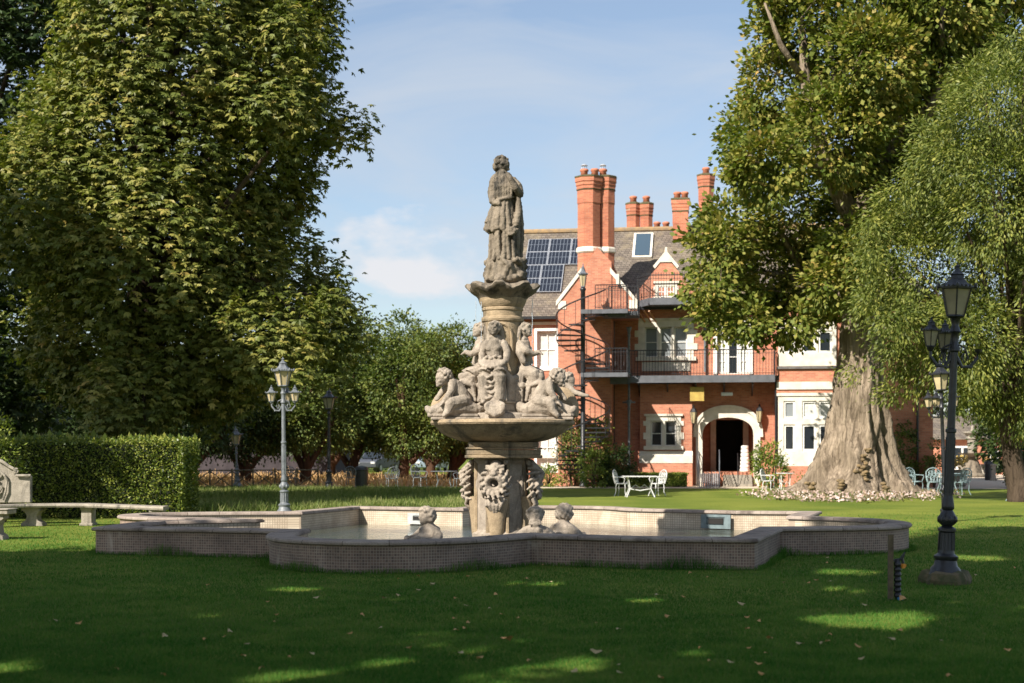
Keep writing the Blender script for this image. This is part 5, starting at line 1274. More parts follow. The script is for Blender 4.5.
t3 = make_table(M['cast_grey'], .5); t3.location = ground_at(947, 492.5); tag(t3, 'round blue grey garden table behind the lamp posts', 'table')
G3 = 'pale grey chairs behind the long grass'
chair(CL, 392, 489, 200, 'pale grey chair left of the others behind the long grass, back turned', G3); chair(CL, 420, 489, 60, 'pale grey chair turned to the right behind the long grass', G3, 1.1)
chair(CL, 352, 488, 170, 'pale grey chair beside the black litter bin', G3); chair(CL, 293, 488.5, 160, 'pale grey chair half hidden behind the three-armed lamp', G3); chair(CL, 459, 489, -70, 'pale grey chair just left of the fountain column', G3)
t4 = make_table(M['iron_pale'], .55); t4.location = ground_at(444, 488.5); tag(t4, 'pale grey round table just left of the fountain column', 'table')
lb = empty('litter_bin', ground_at(361.5, 488), 0, 'black litter bin behind the long grass', 'bin')
m = MB(); m.lathe([(.22, 0), (.25, .05), (.27, .72), (.29, .76), (.27, .8)], 12); m.build('body', M['iron'], lb); m = MB(); m.lathe([(.28, .80), (.26, .88), (.1, .93), (0, .94)], 12); m.build('lid', M['iron'], lb)

# ============================================================ URN FOUNTAIN on the far court, planters
uo = ground_at(972.5, 477.2); uf = empty('urn_fountain', uo, 0, 'two-tier grey stone fountain on the gravel court, seen to the right of the lamp posts', 'fountain'); us_ = uo.y/F
U = lambda y: CAMH+(450-y)*us_
m = MB(); m.lathe([(11*us_, 0), (13*us_, .05), (13*us_, .12), (9.5*us_, .25), (7*us_, U(464)), (4*us_, U(457)), (5*us_, U(455.5))], 16); smooth_angle(m.build('base', M['stone_dark'], uf))
m = MB(); m.lathe([(4*us_, U(456)), (9*us_, U(455)), (13*us_, U(454)), (14*us_, U(452.8)), (12.5*us_, U(452.8)), (4*us_, U(454))], 20); smooth_angle(m.build('bowl', M['stone_dark'], uf))
m = MB(); m.lathe([(4.5*us_, U(453.5)), (5*us_, U(440)), (6.5*us_, U(438.5)), (5.5*us_, U(436)), (9*us_, U(433)), (9*us_, U(431.5)), (2*us_, U(431)), (1*us_, U(426)), (0, U(425))], 16); smooth_angle(m.build('column', M['stone_bench'], uf))
def planter(px, y, label, fl=True):
    c = ground_at(px, y); o = empty('planter', c, 0, label, 'planter'); m = MB(); m.lathe([(.25, 0), (.35, .1), (.3, .4), (.42, .7), (.45, .75), (.3, .72), (0, .7)], 12); m.build('pot', M['stone_bench'], o)
    m = MB(); rd_ = random.Random(int(px))
    for k in range(60): m.ico((rd_.gauss(0, .2), rd_.gauss(0, .2), .8+rd_.random()*.5), (.06, .06, .04), 1)
    m.build('flowers', M['ochre'] if fl else M['leaf_shrub'], o)
planter(986, 476.5, 'stone planter with yellow flowers right of the far court fountain'); planter(964, 476.8, 'stone planter with yellow flowers left of the far court fountain')
planter(958.5, 487, 'low planter with yellow flowers beside the blue grey chairs')
bo = empty('bollard', ground_at(988.5, 480.5), 0, 'dark round bollard on the gravel court', 'bollard'); m = MB(); m.lathe([(.2, 0), (.2, .8), (.24, .85), (.2, 1.0), (0, 1.05)], 12); m.build('post', M['iron'], bo)
bo2 = empty('stone_post', ground_at(993.5, 481), 0, 'pale squat stone post beside the dark bollard on the court', 'post'); m = MB(); m.lathe([(.18, 0), (.18, .1), (.13, .2), (.13, .75), (.19, .8), (.19, .86), (0, .9)], 4, rot=PI/4); m.build('shaft', M['stone_bench'], bo2)

# ============================================================ RUSTIC FENCE
fe = empty('rustic_fence', ground_at(240, 489.5), 0, 'low dark criss-cross rustic fence running behind the long grass on the left', 'fence'); fo = fe.location.copy()
m = MB(); ends = [(186, 490.0), (210, 489.8), (232, 489.6), (253, 489.4), (275, 489.2), (297, 489.0), (318, 488.8)]
P_ = [ground_at(px, y)-fo for px, y in ends]
for i, p in enumerate(P_):
    mm = MB(); mm.tube([p, p+Vector((0, 0, .85))], .035, 6); mm.build('post', M['wood'], fe)
    if i < len(P_)-1:
        r2_ = P_[i+1]; m.tube([p+Vector((0, 0, .75)), r2_+Vector((0, 0, .1))], .022, 5); m.tube([p+Vector((0, .05, .1)), r2_+Vector((0, .05, .75))], .022, 5); m.tube([p+Vector((0, .02, .78)), r2_+Vector((0, .02, .78))], .025, 5)
m.build('rails', M['wood'], fe)

# ============================================================ PARKED CARS far away
def car(px, y, d, rz, col, label):
    o = empty('parked_car', ((px-512)*d/F, d, 0), R(rz), label, 'car', 'cars parked beyond the yew trees')
    m = MB(); side = [(-2.1, .35), (-2.15, .75), (-1.9, .9), (-1.2, .95), (-.55, 1.42), (.9, 1.45), (1.7, 1.0), (2.05, .92), (2.1, .4), (1.7, .28), (-1.8, .28)]
    m.prism([(x, -.85, z) for x, z in side], (0, 1.7, 0)); bd = m.build('body', simple('car_paint', col, col, 3, .3, bmp=0), o); b2 = bd.modifiers.new('b', 'BEVEL'); b2.width = .06; b2.segments = 2
    for s in (-1, 1):
        m = MB(); m.prism([(-1.05, s*.862-.005, .98), (-.5, s*.862-.005, 1.34), (.85, s*.862-.005, 1.36), (1.4, s*.862-.005, 1.0)], (0, .01, 0)); m.build('window', M['glass'], o)
    m = MB(); m.prism([(-1.22, -.7, .99), (-.62, -.66, 1.40), (-.62, .66, 1.40), (-1.22, .7, .99)], (-.03, 0, .02)); m.build('windscreen', M['glass'], o)
    for x in (-1.35, 1.3):
        for s in (-1, 1):
            m = MB(); m.tube([(x, s*.66, .32), (x, s*.88, .32)], .32, 16); wh = m.build('wheel', M['iron'], o); m = MB(); m.tube([(x, s*.875, .32), (x, s*.89, .32)], .19, 12); m.build('hubcap', alu, wh)
    for s in (-1, 1): m = MB(); m.box(-2.17, -2.12, s*.6-.15, s*.6+.15, .62, .76); m.build('headlight', M['cast_white'], o)
car(432, 470, 104, 82, (.22, .28, .33), 'pale blue car parked behind the trees, just left of the fountain')
car(378, 470, 104, 70, (.06, .065, .08), 'dark car parked under the yew trees'); car(349, 470, 106, 85, (.2, .2, .22), 'silver car parked behind the black single lantern lamp')
# ============================================================ VEGETATION
def unit(a): return a/np.maximum(1e-9, np.linalg.norm(a, axis=1, keepdims=True))
def leaf_quads(P, D, L, Wd, rng, flat=None):
    "one folded diamond leaf per point: P base, D direction, L length, Wd width"
    n = len(P); r = unit(rng.normal(size=(n, 3))) if flat is None else flat
    S_ = unit(np.cross(D, r)); L = L[:, None]; Wd = Wd[:, None]
    mid = P+D*L*.5
    return np.stack([P, mid+S_*Wd*.5, P+D*L, mid-S_*Wd*.5], axis=1)
def clumps(lobes, dens, cr, rng, inner=.82, keep_in=.72, flat_=.7):
    C_ = []; N_ = []
    for (c, r) in lobes:
        c, r = np.array(c), np.array(r); n = max(3, int(dens*4*PI*((r[0]*r[1]*r[2])**(2/3))))
        d = unit(rng.normal(size=(n, 3))); f = rng.uniform(inner, 1.04, (n, 1)); p = c+d*r*f
        C_.append(p); N_.append(unit(d/r*r.mean()))
    C_ = np.concatenate(C_); N_ = np.concatenate(N_); ok = np.ones(len(C_), bool)
    for (c, r) in lobes: ok &= (np.linalg.norm((C_-np.array(c))/np.array(r), axis=1) > keep_in)
    return C_[ok], N_[ok]
def crown(name, lobes, parent, mat, dens=.8, cr=.6, per=40, L=.18, Wd=.09, kind='leaf', droop=.5, seed=1, fill=.0, inner=.82, keep_in=.7, zmin=None, spread=(1, 1, .7)):
    rng = np.random.default_rng(seed); C_, N_ = clumps(lobes, dens, cr, rng, inner, keep_in)
    if zmin is not None: k = C_[:, 2] > zmin; C_, N_ = C_[k], N_[k]
    if fill:
        for (c, r) in lobes:
            n = int(fill*r[0]*r[1]*r[2]*4); d = unit(rng.normal(size=(n, 3)))*rng.uniform(0, .85, (n, 1))**(1/2); C_ = np.concatenate([C_, np.array(c)+d*np.array(r)]); N_ = np.concatenate([N_, unit(d+1e-4)])
    m_ = len(C_); cs_ = cr*rng.uniform(.55, 1.35, m_)
    idx = np.repeat(np.arange(m_), per); n = len(idx)
    off = rng.normal(size=(n, 3))*.5*cs_[idx][:, None]*np.array(spread)
    if kind == 'spray': off[:, 2] = -np.abs(off[:, 2])*1.6+.2*cs_[idx]
    P = C_[idx]+off
    D = N_[idx]*.8+unit(off+1e-6)*.5+rng.normal(size=(n, 3))*.35; D[:, 2] -= droop; D = unit(D)
    tint_c = rng.uniform(0, 1, m_)[idx]*.4+rng.uniform(0, 1, n)*.6
    if kind == 'palm':     # hand-shaped leaf of drooping leaflets
        k = 6; P2 = np.repeat(P, k, 0); D2 = np.repeat(D, k, 0); up = unit(np.cross(D2, rng.normal(size=D2.shape)*.2+np.array([0, 0, 1])))
        t_ = np.cross(up, D2); an = np.tile(np.linspace(-1.9, 1.9, k), n)[:, None]
        D3 = D2*np.cos(an)+up*np.sin(an); D3[:, 2] -= .45; D3 = unit(D3+rng.normal(size=D3.shape)*.12)
        ln = L*rng.uniform(.7, 1.15, len(P2)); Q_ = leaf_quads(P2, D3, ln, ln*Wd/L, rng, flat=unit(t_+rng.normal(size=t_.shape)*.25)); tt = np.repeat(tint_c, k)
    else:
        ln = L*rng.uniform(.6, 1.25, n)
        fl = unit(np.cross(D, np.array([0, 0, 1.0])+rng.normal(size=D.shape)*.6)) if kind == 'leaf' else None
        if fl is not None: fl = unit(np.cross(D, fl)+rng.normal(size=D.shape)*.45)
        Q_ = leaf_quads(P, D, ln, ln*Wd/L, rng, flat=fl); tt = tint_c
    if zmin is not None: k = Q_[:, :, 2].min(axis=1) > zmin-.6; Q_, tt = Q_[k], tt[k]
    return quads_mesh(name, Q_, mat, parent, tt), C_
def trunk(name, pts, rs, parent, mat, branches=(), n=12, seed=0, wob=.08):
    m = MB(); rd_ = random.Random(seed)
    def limb(pts, rs, nn):
        P = [Vector(p) for p in pts]; Q = []; R_ = []
        for i in range(len(P)-1):
            for k in range(4): t = k/4; Q.append(P[i].lerp(P[i+1], t)+Vector((rd_.uniform(-1, 1), rd_.uniform(-1, 1), 0))*wob*rs[i]*(1 if (i or k) else 0)); R_.append((rs[i]*(1-t)+rs[i+1]*t)*rd_.uniform(.94, 1.06))
        Q.append(P[-1]); R_.append(rs[-1]); m.tube(Q, R_, nn)
    limb(pts, rs, n)
    for b, br in branches: limb(b, br, max(5, n//2))
    return m.build(name, mat, parent, True)
def lobes_px(L, d, org, rng_seed=0, yr=None, jit=1.5):
    "lobe list measured in picture pixels at distance d -> metres relative to org"
    rd_ = random.Random(rng_seed); out_ = []
    for t in L:
        px, y, r = t[:3]; dv = t[3] if len(t) > 3 else rd_.uniform(-jit, jit); p = W(px, y, d)+Vector((0, dv, 0))-org; rm = r*d/F
        rz = t[4]*d/F if len(t) > 4 else rm
        out_.append(((p.x, p.y, p.z), (rm, rm*(yr or 1.0), rz)))
    return out_
def auto_branches(base_top, C_, n, r0, seed):
    rd_ = random.Random(seed); out_ = []
    for k in range(n):
        c = Vector(C_[rd_.randrange(len(C_))]); b = Vector(base_top[min(len(base_top)-1, rd_.randrange(len(base_top)))])
        mid = b.lerp(c, .5)+Vector((0, 0, .1*(c-b).length)); out_.append(([b, mid, b.lerp(c, .93)], [r0*rd_.uniform(.6, 1), r0*.5, r0*.12]))
    return out_

# --- great horse chestnut at the left ---
d = 42; org = Vector(((140-512)*d/F, d, 0)); tr = empty('chestnut_tree', org, 0, 'huge horse chestnut filling the upper left, its sunlit crown hanging low behind the hedge', 'tree')
L = [(180, 50, 105), (262, 52, 66), (160, 150, 105), (240, 150, 72), (276, 190, 34), (283, 120, 44), (330, 128, 17, 0), (352, 134, 15, 0), (318, 120, 20, 0), (300, 60, 30), (90, 120, 85), (75, 210, 80), (160, 250, 90), (222, 240, 62),
     (268, 268, 28), (292, 308, 38), (332, 322, 28, 1), (200, 330, 80), (120, 330, 85), (268, 345, 42), (330, 345, 16), (60, 330, 60), (200, -60, 110), (290, -30, 42), (222, 372, 34), (150, 400, 40), (318, 275, 16), (333, 300, 17), (350, 326, 12, 1), (312, 335, 24), (300, 360, 22), (310, 10, 20), (318, 90, 12), (268, -20, 50), (300, 240, 14), (195, 392, 26), (120, 405, 36)]
lb_ = lobes_px(L, d, org, 3, .95, 2.5)
cr_, C_ = crown('crown', lb_, tr, M['leaf_chestnut'], dens=3.6, cr=.58, per=16, L=.185, Wd=.075, kind='palm', droop=.8, spread=(1, 1, 1.1), seed=11, fill=.42, keep_in=.72)
t0 = [(0, 0, -.1), (.1, 0, 1.2), (.2, .1, 4), (.0, 0, 8), (.3, 0, 13)]
trunk('trunk', t0, [1.0, .62, .55, .45, .25], tr, M['bark_d'], auto_branches([(0, 0, 3.5), (0, 0, 5.5), (0, 0, 8), (.1, 0, 10)], C_, 34, .2, 5))

# --- tree filling the left edge, its shade put into a dark leaf colour ---
d = 49; org = Vector(((-35-512)*d/F, d, 0)); tr = empty('dark_tree', org, 0, 'tall dark tree cut by the left edge of the photo, beside the chestnut', 'tree')
L = [(20, 20, 75), (-40, 80, 110), (15, 130, 55), (10, 230, 60), (-50, 220, 120), (-10, 330, 75), (-60, 380, 90), (30, 395, 40), (60, 30, 45), (-20, -60, 110), (5, 420, 35)]
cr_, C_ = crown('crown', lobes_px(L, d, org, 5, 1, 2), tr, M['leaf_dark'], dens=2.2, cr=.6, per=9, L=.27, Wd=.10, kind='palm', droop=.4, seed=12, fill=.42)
trunk('trunk', [(0, 0, -.1), (0, 0, 1), (.1, 0, 6), (0, 0, 11)], [.8, .5, .42, .25], tr, M['bark_d'], auto_branches([(0, 0, 4), (0, 0, 7), (0, 0, 10)], C_, 20, .16, 6))

# --- big lime tree right, with a fluted trunk ---
d = 52; s_ = d/F; org = Vector(((853-512)*d/F, d, 0)); tr = empty('lime_tree', org, 0, 'big broadleaf tree right of the mansion with a massive flared grey trunk', 'tree')
rows = [(505, 62, 2), (494, 58, 0), (487, 52, -1), (478, 46, 0), (466, 41, 1), (452, 37, 2), (438, 33.5, 3), (422, 31, 4), (405, 28.5, 5), (385, 26, 6), (362, 24, 7), (340, 22.5, 7), (315, 21, 8), (285, 20, 9), (255, 20, 8), (225, 19, 10), (190, 16, 20), (150, 13, 36), (110, 10, 55), (70, 8, 74), (30, 6, 84), (-10, 4, 90)]
vs = []; nn = 180; m = MB()
fine = []
for (a_, b_) in zip(rows[:-1], rows[1:]):
    for k in range(4): t_ = k/4; fine.append(tuple(a_[i]*(1-t_)+b_[i]*t_ for i in range(3)))
fine.append(rows[-1]); zlow = rows[0][0]; rows = fine
for j, (y, r, dx) in enumerate(rows):
    z = CAMH+(450-y)*s_-.0; z = max(z, -.4); k_ = max(0, min(1, (y-330)/160))
    for i in range(nn):
        a = 2*PI*i/nn; tw = (y-400)*.004
        lob = .5+.5*math.cos(5*a+tw*3+.8+.5*math.sin(2*a)); l2 = 1-2*abs(math.cos(6.5*a-tw*5+1.9*math.sin(a+y*.012)+.8*noise.noise(Vector((a, y*.03, 0)))))**.6; l3 = noise.noise(Vector((math.cos(a)*4, math.sin(a)*4, y*.03)))
        rr = r*s_*(.86+.20*lob*(.25+k_*k_*1.6)+.085*l2*(.4+k_)+.14*l3+.05*noise.noise(Vector((math.cos(a)*9, math.sin(a)*9, y*.05)))*(1+k_)+.03*noise.noise(Vector((math.cos(a)*22, math.sin(a)*22, y*.16)))+.10*max(0, (y-470)/30)*max(0, math.cos(7*a+1.3))**3)
        vs.append((dx*s_+rr*math.cos(a), rr*.92*math.sin(a), z))
m.add(vs, [(j*nn+i, j*nn+(i+1) % nn, (j+1)*nn+(i+1) % nn, (j+1)*nn+i) for j in range(len(rows)-1) for i in range(nn)])
def lp(px, y, v=0): return tuple(W(px, y, d)+Vector((0, v, 0))-org)
BR = [([lp(862, 240), lp(820, 170, -1), lp(800, 90, -1), lp(795, 20, -1)], [.42, .3, .2, .1]), ([lp(862, 300), lp(815, 272, 2), lp(765, 262, 2.5), lp(725, 275, 2)], [.28, .16, .09, .04]),
      ([lp(870, 230), lp(872, 140, 1), lp(862, 60, 1), lp(866, -20, 1)], [.4, .3, .22, .1]), ([lp(905, 150), lp(935, 90, -1), lp(975, 40, -1), lp(1005, 10, -1)], [.34, .25, .16, .06]), ([lp(830, 190, -1), lp(780, 160, -2), lp(745, 150, -2)], [.2, .14, .05]),
      ([lp(815, 272, 2), lp(775, 205, 1), lp(740, 195, 0)], [.13, .08, .03]), ([lp(866, 300), lp(830, 290, 2), lp(790, 300, 3)], [.16, .1, .04]), ([lp(800, 90, -1), lp(770, 60, -2), lp(755, 20, -2)], [.15, .1, .04]), ([lp(872, 140, 1), lp(830, 100, -1), lp(815, 40, -2)], [.18, .1, .05]), ([lp(935, 90, -1), (lp(925, 40, -2)), lp(930, -10, -2)], [.16, .1, .05])]
tb = MB()
o = m.build('trunk', M['bark'], tr, True)
for b, br in BR: m = MB(); m.tube(b, br, 8); m.build('limb', M['bark'], tr, True)
rd_ = random.Random(3)
for px, y, r in ((868, 449, 2.6), (863, 457, 3.2), (866, 465, 3.0), (859, 471, 4), (865, 477, 3.6), (842, 484, 4), (812, 486, 4), (885, 486, 4)):
    m = MB(); c = W(px, y, d-1.15-(y-440)*.016)-org
    for k in range(7): m.ico(c+Vector((rd_.gauss(0, .5), rd_.gauss(0, .25), rd_.gauss(0, .6)))*r*s_, (r*s_*.9, r*s_*.7, r*s_*.5), 1)
    m.build('burr', simple('mossy_burr', (.26, .18, .09), (.10, .075, .04), 9, .95, bmp=.6), tr, True)
L = [(815, 30, 48), (862, 0, 60), (925, 10, 55), (790, 78, 44), (850, 85, 48), (905, 70, 42), (770, 128, 38), (820, 150, 46), (880, 150, 44), (925, 128, 34), (757, 180, 32), (800, 205, 40, 2.0), (855, 215, 44, 2.0), (905, 205, 40), (735, 225, 32), (785, 258, 38, 3.0), (835, 275, 40, 3.0), (885, 275, 40, 3.0),
     (716, 252, 28), (728, 288, 30), (765, 308, 26, 3.0), (700, 292, 17), (712, 316, 16), (745, 325, 15), (790, 318, 20, 3.0), (812, 316, 18, 3.0), (955, 60, 45), (985, 20, 36), (1005, 40, 25), (945, 170, 40), (790, -10, 34), (960, -30, 60), (880, -60, 70), (1010, -5, 26), (768, 32, 18), (752, 108, 14), (742, 140, 14), (843, 252, 30, -1.5), (822, 288, 24, -1.5), (846, 292, 18, -1.5), (792, 322, 14, -1), (735, 190, 13), (770, 8, 13), (765, 330, 10, 3.0), (715, 335, 7)]
cr_, C_ = crown('crown', lobes_px(L, d, org, 9, 1.0, 2.6), tr, M['leaf_lime'], dens=2.9, cr=.55, per=44, L=.22, Wd=.15, kind='leaf', droop=.35, seed=13, fill=.35, keep_in=.66, inner=.75)
rd_ = random.Random(8)
for k in range(80):
    tw = MB()
    c = Vector(C_[rd_.randrange(len(C_))]); e = c+Vector((rd_.uniform(-.9, .9), -rd_.uniform(.2, 1.1), rd_.uniform(-.6, .9)))
    tw.tube([c.lerp(Vector((0, 0, c.z*.9)), .18), c, e], [.045, .03, .012], 4); tw.build('branch', M['bark'], tr)
# petals of cyclamen round the trunk
n = 15000; rng = np.random.default_rng(5); px = rng.normal(850, 62, n); dd_ = rng.uniform(42.5, 53.0, n); k = (np.abs(px-852) < 96+rng.normal(0, 14, n)); clus = np.array([noise.noise(Vector((a*.05, b*1.1, 0))) for a, b in zip(px, dd_)]); edge = 43.6+((px-852)/100)**2*3.0+rng.normal(0, .5, n); k &= (dd_ > edge) & (clus > .02); px, dd_ = px[k], dd_[k]; n = len(px)
P = np.stack([(px-512)*dd_/F, dd_, rng.uniform(.01, .13, n)], 1); D = unit(rng.normal(size=(n, 3))*np.array([1, 1, .5])+np.array([0, 0, .5]))
pe = quads_mesh('cyclamen_carpet', leaf_quads(P, D, rng.uniform(.07, .15, n), rng.uniform(.06, .11, n), rng), M['petal'], None, rng.uniform(0, 1, n)); tag(pe, 'pale pink cyclamen flowers and leaf litter spread round the foot of the big trunk', 'flowers', kind='stuff')

# --- yew on the right, in front of the lime ---
d = 44; org = Vector(((1012-512)*d/F, d, 0)); tr = empty('yew_tree', org, 0, 'yellow green weeping yew at the right edge, behind the black street lamp', 'tree')
L = [(1015, 95, 50), (985, 130, 50), (1035, 170, 70), (950, 165, 46), (930, 205, 44), (985, 215, 62), (915, 248, 40), (950, 275, 56), (1010, 290, 66), (898, 292, 28), (888, 322, 20), (868, 300, 9, 0), (905, 190, 16), (880, 225, 14), (862, 262, 12), (960, 92, 18), (1000, 52, 14), (935, 128, 15), (868, 372, 10), (905, 392, 14), (950, 400, 14), (1018, 40, 10), (912, 335, 34), (955, 345, 46), (1010, 365, 50), (1050, 70, 45), (1060, 260, 70), (899, 356, 18), (886, 346, 10), (924, 370, 20), (1045, 395, 40), (985, 392, 22), (1018, 408, 26), (1010, 380, 40), (1000, 66, 24), (925, 160, 18), (1060, 130, 60)]
cr_, C_ = crown('crown', lobes_px(L, d, org, 15, 1.0, 2.0), tr, M['leaf_yew'], dens=3.0, cr=.50, per=80, L=.16, Wd=.055, kind='leaf', droop=.6, spread=(.9, .9, .9), seed=14, fill=.45, keep_in=.72, inner=.74)
trunk('trunk', [(.3, 0, -.1), (.1, 0, .9), (-.15, 0, 2.4), (-.1, 0, 5), (.3, 0, 9)], [.42, .30, .26, .2, .08], tr, M['bark_d'], auto_branches([(0, 0, 2.0), (0, 0, 3.5), (0, 0, 6)], C_, 26, .12, 7))
# dark shrub/yew behind the furniture at the right edge
def bush(name, px, d, y_top, wpx, label, cat='shrub', mat='leaf_shrub', L=.10, dens=6, per=26, seed=3, yb=None, depth=1.0, group=None, base=0, lobes=6):
    org = Vector(((px-512)*d/F, d, base)); o = empty(name, org, 0, label, cat, group); rd_ = random.Random(seed); h = CAMH+(450-y_top)*d/F-base; wm = wpx*d/F/2
    lb = []
    for k in range(lobes):
        a = rd_.uniform(-1, 1); f_ = rd_.uniform(.45, .62); r = max(.18, min(wm*.55, h*.42)); lb.append(((a*(wm-r), rd_.uniform(-.4, .4)*depth, h*(.35+.6*rd_.random())-r*.25), (r, r*depth, min(r, h*.45))))
    lb.append(((0, 0, h*.55), (wm*.75, wm*.6*depth, h*.45))); lb.append(((0, 0, h*.3), (wm*.9, wm*.7*depth, h*.3)))
    _, C2 = crown('foliage', lb, o, M[mat], dens=dens, cr=.22 if h < 3 else .4, per=per, L=L, Wd=L*.5, droop=.15, seed=seed, fill=.6, zmin=.02-base if base else .02)
    m = MB()
    for k in range(5): c = Vector(C2[rd_.randrange(len(C2))]); m.tube([(c.x*.1, c.y*.1, -.05), (c.x*.5, c.y*.5, c.z*.5), tuple(c)], [.04, .03, .01], 5)
    m.build('stem', M['bark_d'], o); return o
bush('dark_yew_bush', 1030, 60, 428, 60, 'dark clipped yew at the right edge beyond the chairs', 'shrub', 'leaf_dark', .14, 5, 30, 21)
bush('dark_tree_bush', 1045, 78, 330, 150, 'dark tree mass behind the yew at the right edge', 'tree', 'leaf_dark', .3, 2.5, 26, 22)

# --- yews in the middle distance with forked reddish trunks ---
def mid_tree(px, y_top, d, wpx, seed, label, mat='leaf_mid', y_bot=449, n=10, dens=3.0, trunks=2, bark='bark_r', L=.17, nm='spreading_yew'):
    org = Vector(((px-512)*d/F, d, 0)); o = empty(nm, org, 0, label, 'tree', 'yews beyond the long grass'); rd_ = random.Random(seed); Lp = []
    H_ = (y_bot-y_top)
    for k in range(n):
        t = (k+.5)/n; yy = y_bot-22-(H_-30)*t; half_ = wpx/2*(1-.75*max(0, t-.35)**1.3); xx = px+rd_.uniform(-1, 1)*half_*.6; r = rd_.uniform(.2, .3)*wpx*(1-.45*t); Lp.append((xx, yy+r*.3, r))
    Lp += [(px, (y_bot+y_top)/2, wpx*.36), (px-wpx*.25, y_bot-26, wpx*.24), (px+wpx*.25, y_bot-26, wpx*.24), (px+rd_.uniform(-8, 8), y_top+15, 17)]
    _, C2 = crown('crown', lobes_px(Lp, d, org, seed, 1, 2), o, M[mat], dens=dens, cr=.62, per=48, L=L, Wd=L*.6, kind='leaf', droop=.3, seed=seed, fill=.3, keep_in=.72)
    br = []
    for k in range(trunks):
        sx = rd_.choice((-1, 1))*rd_.uniform(.5, 1.6); br.append(([(0, 0, .5), (sx*.7, 0, 1.6), (sx*1.6, 0, 3.2)], [.2, .15, .09]))
    trunk('trunk', [(0, 0, -.1), (.1, 0, 1), (rd_.uniform(-.4, .4), 0, 3), (0, 0, 5)], [.34, .22, .16, .1], o, M[bark], br+auto_branches([(0, 0, 2.5), (0, 0, 3.5)], C2, 8, .12, seed), 10, seed)
    return o
mid_tree(305, 345, 70, 105, 31, 'spreading yew behind the black single lantern lamp, left of its row')
mid_tree(352, 322, 74, 100, 32, 'taller yew with a leaning forked trunk, right of the black single lantern lamp')
mid_tree(402, 318, 72, 108, 33, 'broad bright green yew with two forked trunks in the middle of its row')
mid_tree(452, 327, 76, 92, 34, 'yew just left of the fountain column, partly hidden by the carved figures')
mid_tree(500, 340, 80, 90, 35, 'yew behind the fountain shaft at the left end of the mansion')
mid_tree(430, 333, 84, 120, 38, 'yew filling the gap in the row behind the pale grey chairs')
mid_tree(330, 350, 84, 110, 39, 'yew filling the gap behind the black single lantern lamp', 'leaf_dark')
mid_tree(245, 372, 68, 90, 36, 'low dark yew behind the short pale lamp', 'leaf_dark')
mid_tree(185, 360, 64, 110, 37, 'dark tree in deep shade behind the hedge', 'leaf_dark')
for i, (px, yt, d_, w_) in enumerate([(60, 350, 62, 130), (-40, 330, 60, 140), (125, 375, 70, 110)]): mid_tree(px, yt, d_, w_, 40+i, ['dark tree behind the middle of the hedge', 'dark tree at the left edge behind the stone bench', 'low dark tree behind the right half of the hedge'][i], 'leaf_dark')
# background belt of trees
org = Vector((-18, 112, 0)); bel = MB()
rng = np.random.default_rng(77); Lb = []
for k in range(26):
    px = -120+k*27; yy = 412+rng.uniform(-14, 14); Lb.append((px, yy, rng.uniform(34, 46)))
o, _ = crown('distant_wood', lobes_px(Lb, 112, Vector((0, 0, 0)), 4, .6, 2), None, M['leaf_dark'], dens=.5, cr=1.1, per=20, L=.55, Wd=.35, seed=50, fill=.02, zmin=0); tag(o, 'distant belt of dark trees behind the yews and parked cars', 'trees', kind='stuff')
Lb = [(1050+k*30, 405+rng.uniform(-10, 10), 42) for k in range(-4, 8)]
o, _ = crown('distant_wood', lobes_px(Lb, 125, Vector((0, 0, 0)), 4, .6, 2), None, M['leaf_dark'], dens=.5, cr=1.1, per=20, L=.55, Wd=.35, seed=51, fill=.02, zmin=0); tag(o, 'distant trees behind the low brick annexe at the right', 'trees', kind='stuff')

# --- hedge ---
hx1 = (182-512)*33.2/F; hg = empty('clipped_hedge', (hx1-5, 33.6, 0), 0, 'long square clipped green hedge behind the stone bench, half in shadow', 'hedge')
rng = np.random.default_rng(8); hh = CAMH+(450-438.5)*33.2/F; n = 62000; LX = 16
def hedge_face(n, f):
    u = rng.uniform(0, 1, n); v = rng.uniform(0, 1, n); return f(u, v)
w1 = hedge_face(int(n*.68), lambda u, v: (np.stack([5-u*LX, -.4+0*u, v*hh], 1), np.tile([0, -1.0, 0], (len(u), 1))))
w2 = hedge_face(int(n*.2), lambda u, v: (np.stack([5-u*LX, -.4+v*1.7, hh+0*u], 1), np.tile([0, 0, 1.0], (len(u), 1))))
w3_ = hedge_face(int(n*.08), lambda u, v: (np.stack([5+0*u, -.4+u*1.7, v*hh], 1), np.tile([1.0, 0, 0], (len(u), 1))))
P = np.concatenate([w1[0], w2[0], w3_[0]]); Nn = np.concatenate([w1[1], w2[1], w3_[1]])
bmpz = np.array([noise.noise(Vector((float(a)*1.3, float(b)*1.3, float(c)*1.3))) for a, b, c in P])*.07
P = P+Nn*(bmpz[:, None]+rng.uniform(-.12, .015, (len(P), 1))); D = unit(Nn*.7+rng.normal(size=P.shape)*.6)
topk = rng.uniform(size=len(P)) < .03; D[topk & (Nn[:, 2] > .5)] = [0, 0, 1]
ln = rng.uniform(.035, .085, len(P)); ln[topk & (Nn[:, 2] > .5)] *= 2.6
quads_mesh('foliage', leaf_quads(P, D, ln, ln*.6, rng), M['leaf_hedge'], hg, rng.uniform(0, 1, len(P)))
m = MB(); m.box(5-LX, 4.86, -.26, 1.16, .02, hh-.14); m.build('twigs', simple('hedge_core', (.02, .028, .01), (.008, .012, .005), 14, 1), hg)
# taller shoots at the left end of the hedge
bush('loose_shrub', 3, 31.6, 424, 50, 'loose bright shrub growing over the left end of the hedge', 'shrub', 'leaf_hedge', .09, 9, 22, 61)

